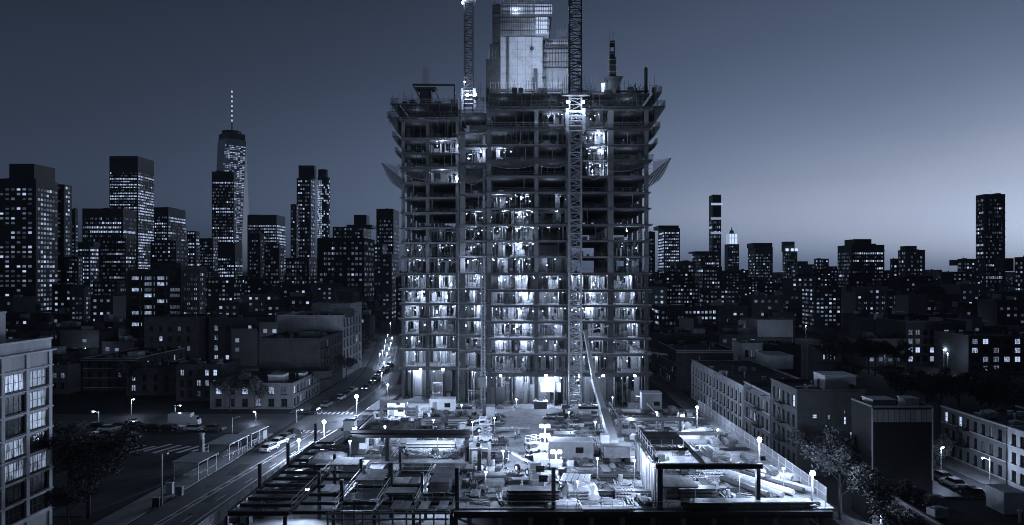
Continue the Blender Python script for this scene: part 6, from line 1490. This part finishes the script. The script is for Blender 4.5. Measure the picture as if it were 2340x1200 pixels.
# added tripod lamps even out the deck light in many small pools
q = MB(); q.cyl((0,0,.9),(0,0,3.3),.05,6)
for i in range(3): a_ = i*2.1; q.bar((0,0,1.1),(.6*math.cos(a_),.6*math.sin(a_),.02),.05)
TP = q.mesh('tripod', [steel_l]); q = MB(); q.box(-.2,.2,-.1,.1,3.32,3.58); HDM = q.mesh('lamp_head', [steel]); q = MB(); q.box(-.13,.13,-.14,-.102,3.4,3.52); GLM = q.mesh('lamp_glass', [sparkle])
for i, (px, py, w_, lb) in enumerate(((1080,1010,2600,'left of the grey telehandler'),(990,1005,2600,'beyond the pale plank pile'),(1000,1046,2200,'under the double beam, in front of the tubes'),(880,1022,2600,'by the bright board pile'),(800,1060,2600,'at the left rim near the white boards'),(1130,1000,2600,'at the far left corner of the lit slab'),(1180,945,3000,'in the yard in line with the lit slab'),(1300,985,2600,'behind the grey site cabin'),(1360,1010,2600,'left of the crane boom'),(1440,1000,2600,'right of the crane boom'),(1500,985,2600,'left end of the far right portal'),(1640,1030,2600,'behind the big frame near the wire fence'),(1560,1035,2200,'behind the planked part of the big frame'),(1450,1110,2200,'beside the sheeting of the big frame'),(1365,1105,2000,'among the beams before the crane foot'),(1320,1165,1400,'close to the front edge right of the centre post'),(1600,1110,2400,'under the big steel frame'),(1690,1150,2200,'at the front edge on the right deck'),(1790,1130,2200,'between the large pipes and the fence'),(1110,1140,1800,'at the front left of the deck near the timber'),(1150,1085,2200,'at the left rim of the lit slab'),(930,955,2600,'in the yard by the small left portal'),(1400,940,2600,'in the yard under the crane mast'),(1055,960,2400,'beside the dark skip in the yard'))):
    z_ = ZD if py > 965 else .16; x, y, _ = P(px, py, z_); t = thing('work_light', 'added tripod work light '+lb, 'work light', (x,y,z_), (i*37%90-45)*.01)
    place('tripod', TP, t); place('lamp_head', HDM, t); place('lamp_glass', GLM, t); lamp(t, (0,-.4,3.5), w_*.36, .12)
# ================================================================ street things, vehicles, people
def small_lamp(label, px, py, ytop, power, arm=1.2, r=.16, mt=None, dirx=1, group=None):
    x, y, _ = P(px, py, .1); H = PZ(ytop, y)-.1; t = thing('street_lamp', label, 'street lamp', (x,y,.1), 0, group)
    b = MB(); b.cyl((0,0,0),(0,0,H),.1,8,.06); b.build('pole', [galv], t); b = MB(); b.tube([(0,0,H*.9),(dirx*arm*.5,0,H*.97),(dirx*arm,0,H)],.05,6); b.build('arm', [galv], t)
    b = MB(); b.box(dirx*arm-.3,dirx*arm+.3,-.14,.14,H,H+.14); b.build('lamp_shade', [steel_l], t)
    if power: b = MB(); b.ball((dirx*arm,0,H-.06), r, 8, 6); b.build('bulb', [mt or lampglow], t); lamp(t, (dirx*arm,-.2,H-.3), power, .15)
    return t
small_lamp('street lamp glowing left over the parking strip', 226, 976, 940, 500, dirx=-1)
small_lamp('street lamp glowing before the dark tree on the cross street', 400, 962, 926, 260)
small_lamp('curved-arm street lamp unlit beside the bus shelters', 531, 1016, 953, 0)
small_lamp('street lamp half hidden by leaves near the corner shop', 585, 965, 941, 500, dirx=-.3)
small_lamp('street lamp on the corner of avenue and cross street', 678, 966, 936, 260)
small_lamp('bright crooked lamp between the low houses on the left', 300, 950, 912, 420, dirx=.5)
small_lamp('street lamp lighting the near row house on the right', 2262, 1108, 1046, 900, dirx=-1)
small_lamp('street lamp glowing among leaves in the bottom right corner', 2012, 1205, 1172, 2200, dirx=.3)
small_lamp('low street lamp at the bottom right beside the roof building', 2075, 1222, 1192, 1200, dirx=.2)
small_lamp('lamp by the lit leaves at the black building', 2150, 1090, 1022, 700, dirx=.2)
for i, (px, py) in enumerate(((872,870),(878,842),(884,818),(879,800),(893,792),(868,820),(874,812),(889,806),(881,785),(896,778),(886,770))):
    x, y, _ = P(px, py+14, 0); b = MB(); b.cyl((0,0,-4.2),(0,0,0),.08,6); b.ball((0,0,0),.15,8,6,1); o = tag(b.build('street_lamp', [galv, lampglow]), 'distant street lamp glowing up the avenue beside the open tower', 'street lamp', 'distant lamps up the avenue'); o.location = (x,y,4.2); lamp(o,(0,-.5,-.3),600,.2)
# tall bare post, concrete column
x, y, _ = P(370, 1156, .13); t = thing('lamp_post', 'tall unlit post with flat T-shaped top on the sidewalk', 'lamp post', (x,y,.13)); H = PZ(1036,y)-.13
b = MB(); b.cyl((0,0,0),(0,0,H-.1),.13,10,.1); b.build('pole', [galv], t); b = MB(); b.box(-1.0,.9,-.2,.2,H-.1,H+.08); b.build('head', [galv], t)
x, y, _ = P(461, 1032, .11); b = MB(); b.cyl((0,0,0),(0,0,3.3),.5,14,.46); b.cyl((0,0,3.302),(0,0,3.5),.6,14); o = tag(b.build('concrete_pillar', [stucco]), 'stout concrete vent pillar on the plaza behind the shelters', 'pillar'); o.location = (x,y,.11)
# shelters
def shelter(label, px, py, w, l, h, rz, sign=False):
    x, y, _ = P(px, py, .13); t = thing('bus_shelter', label, 'shelter', (x,y,.13), rz)
    b = MB(); b.hexa([(-w/2-.3,-.3,h),(w/2+.3,-.3,h),(w/2+.3,l+.3,h+.1),(-w/2-.3,l+.3,h+.1),(-w/2-.3,-.3,h+.16),(w/2+.3,-.3,h+.16),(w/2+.3,l+.3,h+.26),(-w/2-.3,l+.3,h+.26)]); b.build('roof', [metal_roof], t)
    for sx in (-w/2,w/2):
        for sy in (0,l/2,l): b = MB(); b.box(sx-.06,sx+.06,sy-.06,sy+.06,0,h-.004); b.build('post', [galv], t)
    b = MB(); b.box(-w/2+.1,-w/2+.16,.1,l-.1,.3,h-.3); b.build('glass_wall', [glass], t)
    for i in range(int(l/.9)): b = MB(); b.bar((w/2,i*.9+.2,.1),(w/2,i*.9+.2,1.2),.05,.05); b.build('railing_bar', [galv], t)
    b = MB(); b.bar((w/2,.1,1.22),(w/2,l-.1,1.22),.06,.06); b.build('hand_rail', [galv], t)
    b = MB(); b.box(-.5,.5,l*.2,l*.8,.4,.48); b.box(-.4,-.3,l*.3,l*.35,0,.399); b.box(.3,.4,l*.65,l*.7,0,.399); b.build('bench', [wood], t)
    if sign: b = MB(); b.box(w/2+.1,w/2+.2,l-1.6,l-.3,.6,2.2); b.build('light_panel', [emit('shelter_panel', .6, .6)], t)
    return t
shelter('nearest roofed shelter on the sidewalk with railings', 425, 1098, 4.2, 5.5, 2.9, R(-6))
shelter('second roofed shelter up the sidewalk with a lit lamp beside it', 500, 1052, 4.0, 6.5, 2.9, R(-6))
shelter('farthest shelter with a bright advertising panel', 562, 1022, 2.2, 6, 2.6, R(-8), True)
for i, (px, py, lb) in enumerate(((410,1132,'grey box on the sidewalk left of the nearest shelter'),(388,1128,'pale tall box on the sidewalk beside the unlit post'),(358,1158,'dark bin at the foot of the unlit post'))):
    x, y, _ = P(px, py, .13); t = thing('street_cabinet', lb, 'cabinet', (x,y,.13)); b = MB(); b.box(-.5,.5,-.3,.3,0,1.3+.3*(i%2)); b.build('body', [(steel_l, stucco, steel)[i]], t); b = MB(); b.box(-.55,.55,-.35,.35,1.302+.3*(i%2),1.4+.3*(i%2)); b.build('lid', [galv], t)
# ---------------------------------------------------------------- cars
def car_proto(label, paint_m, loc, rz, lights=False):
    t = thing('parked_car', label, 'car', loc, rz)
    b = MB(); W_ = .88
    prof = [(-2.15,.35),(-2.2,.7),(-2.1,.92),(-1.35,1.0),(1.0,.98),(1.95,.86),(2.2,.68),(2.2,.35)]
    b.prism(prof, -W_, W_); b.build('body', [paint_m], t)
    b = MB(); b.hexa([(-1.75,-.8,.985),(1.05,-.8,.975),(1.05,.8,.975),(-1.75,.8,.985),(-1.2,-.62,1.46),(.35,-.62,1.46),(.35,.62,1.46),(-1.2,.62,1.46)]); c = b.build('cabin', [glass], t)
    b = MB(); b.box(-1.22,.37,-.64,.64,1.462,1.5); b.build('roof', [paint_m], c)
    for sx in (-1.35,1.35):
        for sy in (-.92,.72): b = MB(); b.cyl((sx,sy,.33),(sx,sy+.2,.33),.33,14); w = b.build('wheel', [rubber], t); b = MB(); b.cyl((sx,sy-.01,.33),(sx,sy+.21,.33),.2,10); b.build('rim', [galv], w)
    for sy in (-.6,.6):
        b = MB(); b.box(2.16,2.215,sy-.2,sy+.2,.62,.76); b.build('headlight', [dimlamp if lights else lens_w], t); b = MB(); b.box(-2.235,-2.17,sy-.22,sy+.22,.72,.86); b.build('taillight', [lens_r], t)
    b = MB(); b.box(-2.24,2.24,-.9,.9,.3,.42); b.build('bumper', [steel], t); return t
pr = {'w': car_proto('white saloon car leading the line on the near avenue', car_w, (*P(616,1030,.006)[:2],.006), R(78)),
      'g': car_proto('grey car behind the white saloon on the near avenue', car_g, (*P(655,1005,.006)[:2],.006), R(79)),
      'd': car_proto('dark car farther back in the line on the near avenue', car_d, (*P(672,996,.006)[:2],.006), R(79)),
      'l': car_proto('car with headlights on coming down the far avenue', car_g, (*P(838,890,.006)[:2],.006), R(-95), True)}
for k, px, py, z, rz, lab in (('w',638,1016,.006,78,'white car second in the line on the near avenue'),('g',746,929,.14,84,'grey car parked along the shops, nearest'),('d',762,921,.14,84,'black car parked along the shops, next up'),('w',778,913,.14,84,'white car parked along the shops under the bright lamp'),('d',722,944,.14,84,'black car parked at the corner shop door'),('g',793,905,.14,84,'grey car parked along the loft wall'),('w',806,896,.14,84,'white car parked farthest along the loft wall'),
    ('l',858,872,.006,-100,'second car with headlights on coming down the far avenue'),('l',868,858,.006,-103,'third car with headlights on in the far avenue'),('d',846,884,.006,-98,'dark car between the oncoming headlights'),('w',880,846,.006,-103,'white car far up the avenue'),('l',890,838,.006,-103,'last car with headlights before the tower edge'),('w',862,866,.006,-102,'white car beside the third oncoming car'),('g',276,981,.006,8,'grey car on the parking strip at the left'),('d',312,979,.006,6,'black car on the parking strip next to the grey one'),('d',352,984,.006,4,'black car in the middle of the parking strip'),('g',490,985,.006,-4,'grey car with bright roof near the shelters'),('w',250,986,.006,8,'white car at the left end of the parking strip'),('d',385,985,.006,0,'black car left of the box truck'),
    ('d',300,1003,.116,60,'black car left of the painted bars on the plaza'),('g',262,1000,.116,62,'grey car farthest left behind the plaza trees'),('w',445,985,.006,-3,'white car between box truck and shelters'),('d',225,980,.006,9,'black car at the far left end of the parking strip'),
    ('w',2178,1112,.006,95,'white car parked on the street behind the black building'),('d',2222,1134,.006,95,'black car parked nearest on the street behind the black building'),('g',2150,1096,.006,94,'grey car farthest on the street behind the black building')):
    x, y, _ = P(px, py, z); dup(pr[k], (x,y,z), R(rz), lab)
x, y, _ = P(422, 975, 0); t = thing('box_truck', 'white box truck parked on the cross street', 'truck', (x,y,.006), R(4))
b = MB(); b.box(-3.2,1.6,-1.1,1.1,.7,3.0); b.build('box_body', [car_w], t); b = MB(); b.prism([(1.65,.5),(1.65,2.3),(2.6,2.2),(3.2,1.4),(3.25,.5)], -1.0, 1.0); b.build('cab', [car_w], t)
b = MB(); b.hexa([(2.62,-.9,1.45),(3.17,-.9,1.42),(3.17,.9,1.42),(2.62,.9,1.45),(2.58,-.85,2.15),(2.7,-.85,2.12),(2.7,.85,2.12),(2.58,.85,2.15)]); b.build('windscreen', [glass], t)
for sx in (-2.2,2.3):
    for sy in (-1.1,.8): b = MB(); b.cyl((sx,sy,.45),(sx,sy+.3,.45),.45,14); b.build('wheel', [rubber], t)
# ---------------------------------------------------------------- workers
def body(name, J, Ed, rad, mats):
    me = bpy.data.meshes.new(name); me.from_pydata(J, Ed, []); o = bpy.data.objects.new(name, me); C.objects.link(o)
    s = o.modifiers.new('skin', 'SKIN'); s.use_smooth_shade = True; d = me.skin_vertices[0].data
    for i, r_ in enumerate(rad): d[i].radius = (r_, r_*.85) if i not in (3,4) else (r_*1.25, r_*.8)
    d[0].use_root = True
    u = o.modifiers.new('sub', 'SUBSURF'); u.levels = 1; u.render_levels = 1
    bpy.context.view_layer.update(); dg = bpy.context.evaluated_depsgraph_get(); m2 = bpy.data.meshes.new_from_object(o.evaluated_get(dg)); m2.name = name
    for x in mats: m2.materials.append(x)
    for p in m2.polygons:
        z = p.center.z; p.use_smooth = True
        p.material_index = 0 if z < .93 else (1 if z < 1.46 else 2)
        if .7 < z < 1.0 and abs(p.center.x) > .27: p.material_index = 2
    bpy.data.objects.remove(o); bpy.data.meshes.remove(me); return m2
def pose(k):
    st = (.10,.20,.02)[k]; ar = (.06,.22,.35)[k]
    J = [(0,0,.95),(0,.01,1.12),(0,0,1.30),(0,0,1.40),(0,0,1.44),(0,-.01,1.52),(0,-.03,1.64),(0,-.03,1.74),
         (-.10,0,.90),(-.12,-st,.50),(-.12,-st*.6,.09),(-.12,-st*.6-.15,.05),(.10,0,.90),(.12,st*.7,.50),(.12,st*1.4,.10),(.12,st*1.4-.15,.05),
         (-.19,0,1.41),(-.26,.03,1.14),(-.25,-ar,.92),(-.25,-ar-.05,.83),(.19,0,1.41),(.26,-.03,1.14),(.24,-ar*.4,.90),(.24,-ar*.5-.05,.81),(0,-.13,1.63)]
    Ed = [(0,1),(1,2),(2,3),(3,4),(4,5),(5,6),(6,7),(0,8),(8,9),(9,10),(10,11),(0,12),(12,13),(13,14),(14,15),(4,16),(16,17),(17,18),(18,19),(4,20),(20,21),(21,22),(22,23),(6,24)]
    rad = [.15,.15,.17,.17,.09,.06,.105,.09,.10,.075,.055,.05,.10,.075,.055,.05,.075,.05,.04,.045,.075,.05,.04,.045,.03]
    return body('body', J, Ed, rad, [cloth_d, vest_m, skin_m])
bodies = [pose(0), pose(1), pose(2)]
b = MB(); nu = 12
for i in range(nu):
    for j in range(3):
        f = lambda a, q: (.125*math.cos(a)*math.cos(q), -.03+.145*math.sin(a)*math.cos(q), 1.71+.12*math.sin(q))
        a0, a1 = 2*math.pi*i/nu, 2*math.pi*(i+1)/nu; q0, q1 = math.pi/2*j/3, math.pi/2*(j+1)/3; b.poly([f(a0,q0), f(a1,q0), f(a1,q1), f(a0,q1)])
b.cyl((0,-.06,1.705),(0,-.06,1.72),.165,14); hat = b.mesh('hard_hat', [hat_m], True)
for i, (px, py, rz, k, lab) in enumerate(((1177,1006,1.2,0,'worker standing alone at the far side of the lit slab'),(1186,1003,-.8,1,'worker beside the lone one at the far side of the lit slab'),(1200,1026,2.5,0,'worker in dark clothes in the middle of the lit slab'),(1200,1066,.2,2,'worker standing at the near end of the lit slab'),(1157,1042,1.9,1,'worker walking along the left rim of the lit slab'),(1163,1058,-1.4,2,'worker bending arms at the stacks left of the lit slab'),(1282,1072,.4,0,'worker right of the nearer light mast'),(1304,1044,2.0,1,'worker walking before the grey site cabin'),(1213,1108,3.0,2,'worker next to the square white box'),(1192,1130,.9,0,'worker behind the stack of long dark beams'),(1075,1110,2.2,1,'worker among the piles left of centre'),(1670,1068,1.1,0,'worker by the pipes on the right deck'),(1500,1010,.5,1,'worker near the far right portal'),(930,1050,2.8,0,'worker under the thick double beam'))):
    x, y, _ = dk(px, py); t = thing('person', lab, 'person', (x,y,ZD+.005), rz); place('body', bodies[k], t); place('hard_hat', hat, t)
# ================================================================ evening air
hz = MB(); hz.box(-4980,4980,-320,5040,-1.1,735)
hm = bpy.data.materials.new('haze_air'); h_ = tag(hz.build('haze', [hm]), 'thin evening haze filling the air over the whole city', 'haze', None, 'stuff')
hm.use_nodes = True; n = hm.node_tree; n.nodes.remove(n.nodes['Principled BSDF'])
v = n.nodes.new('ShaderNodeVolumePrincipled'); v.inputs['Density'].default_value = .000045; v.inputs['Color'].default_value = (.85,.9,1,1); v.inputs['Anisotropy'].default_value = .2
n.links.new(v.outputs[0], n.nodes['Material Output'].inputs['Volume'])
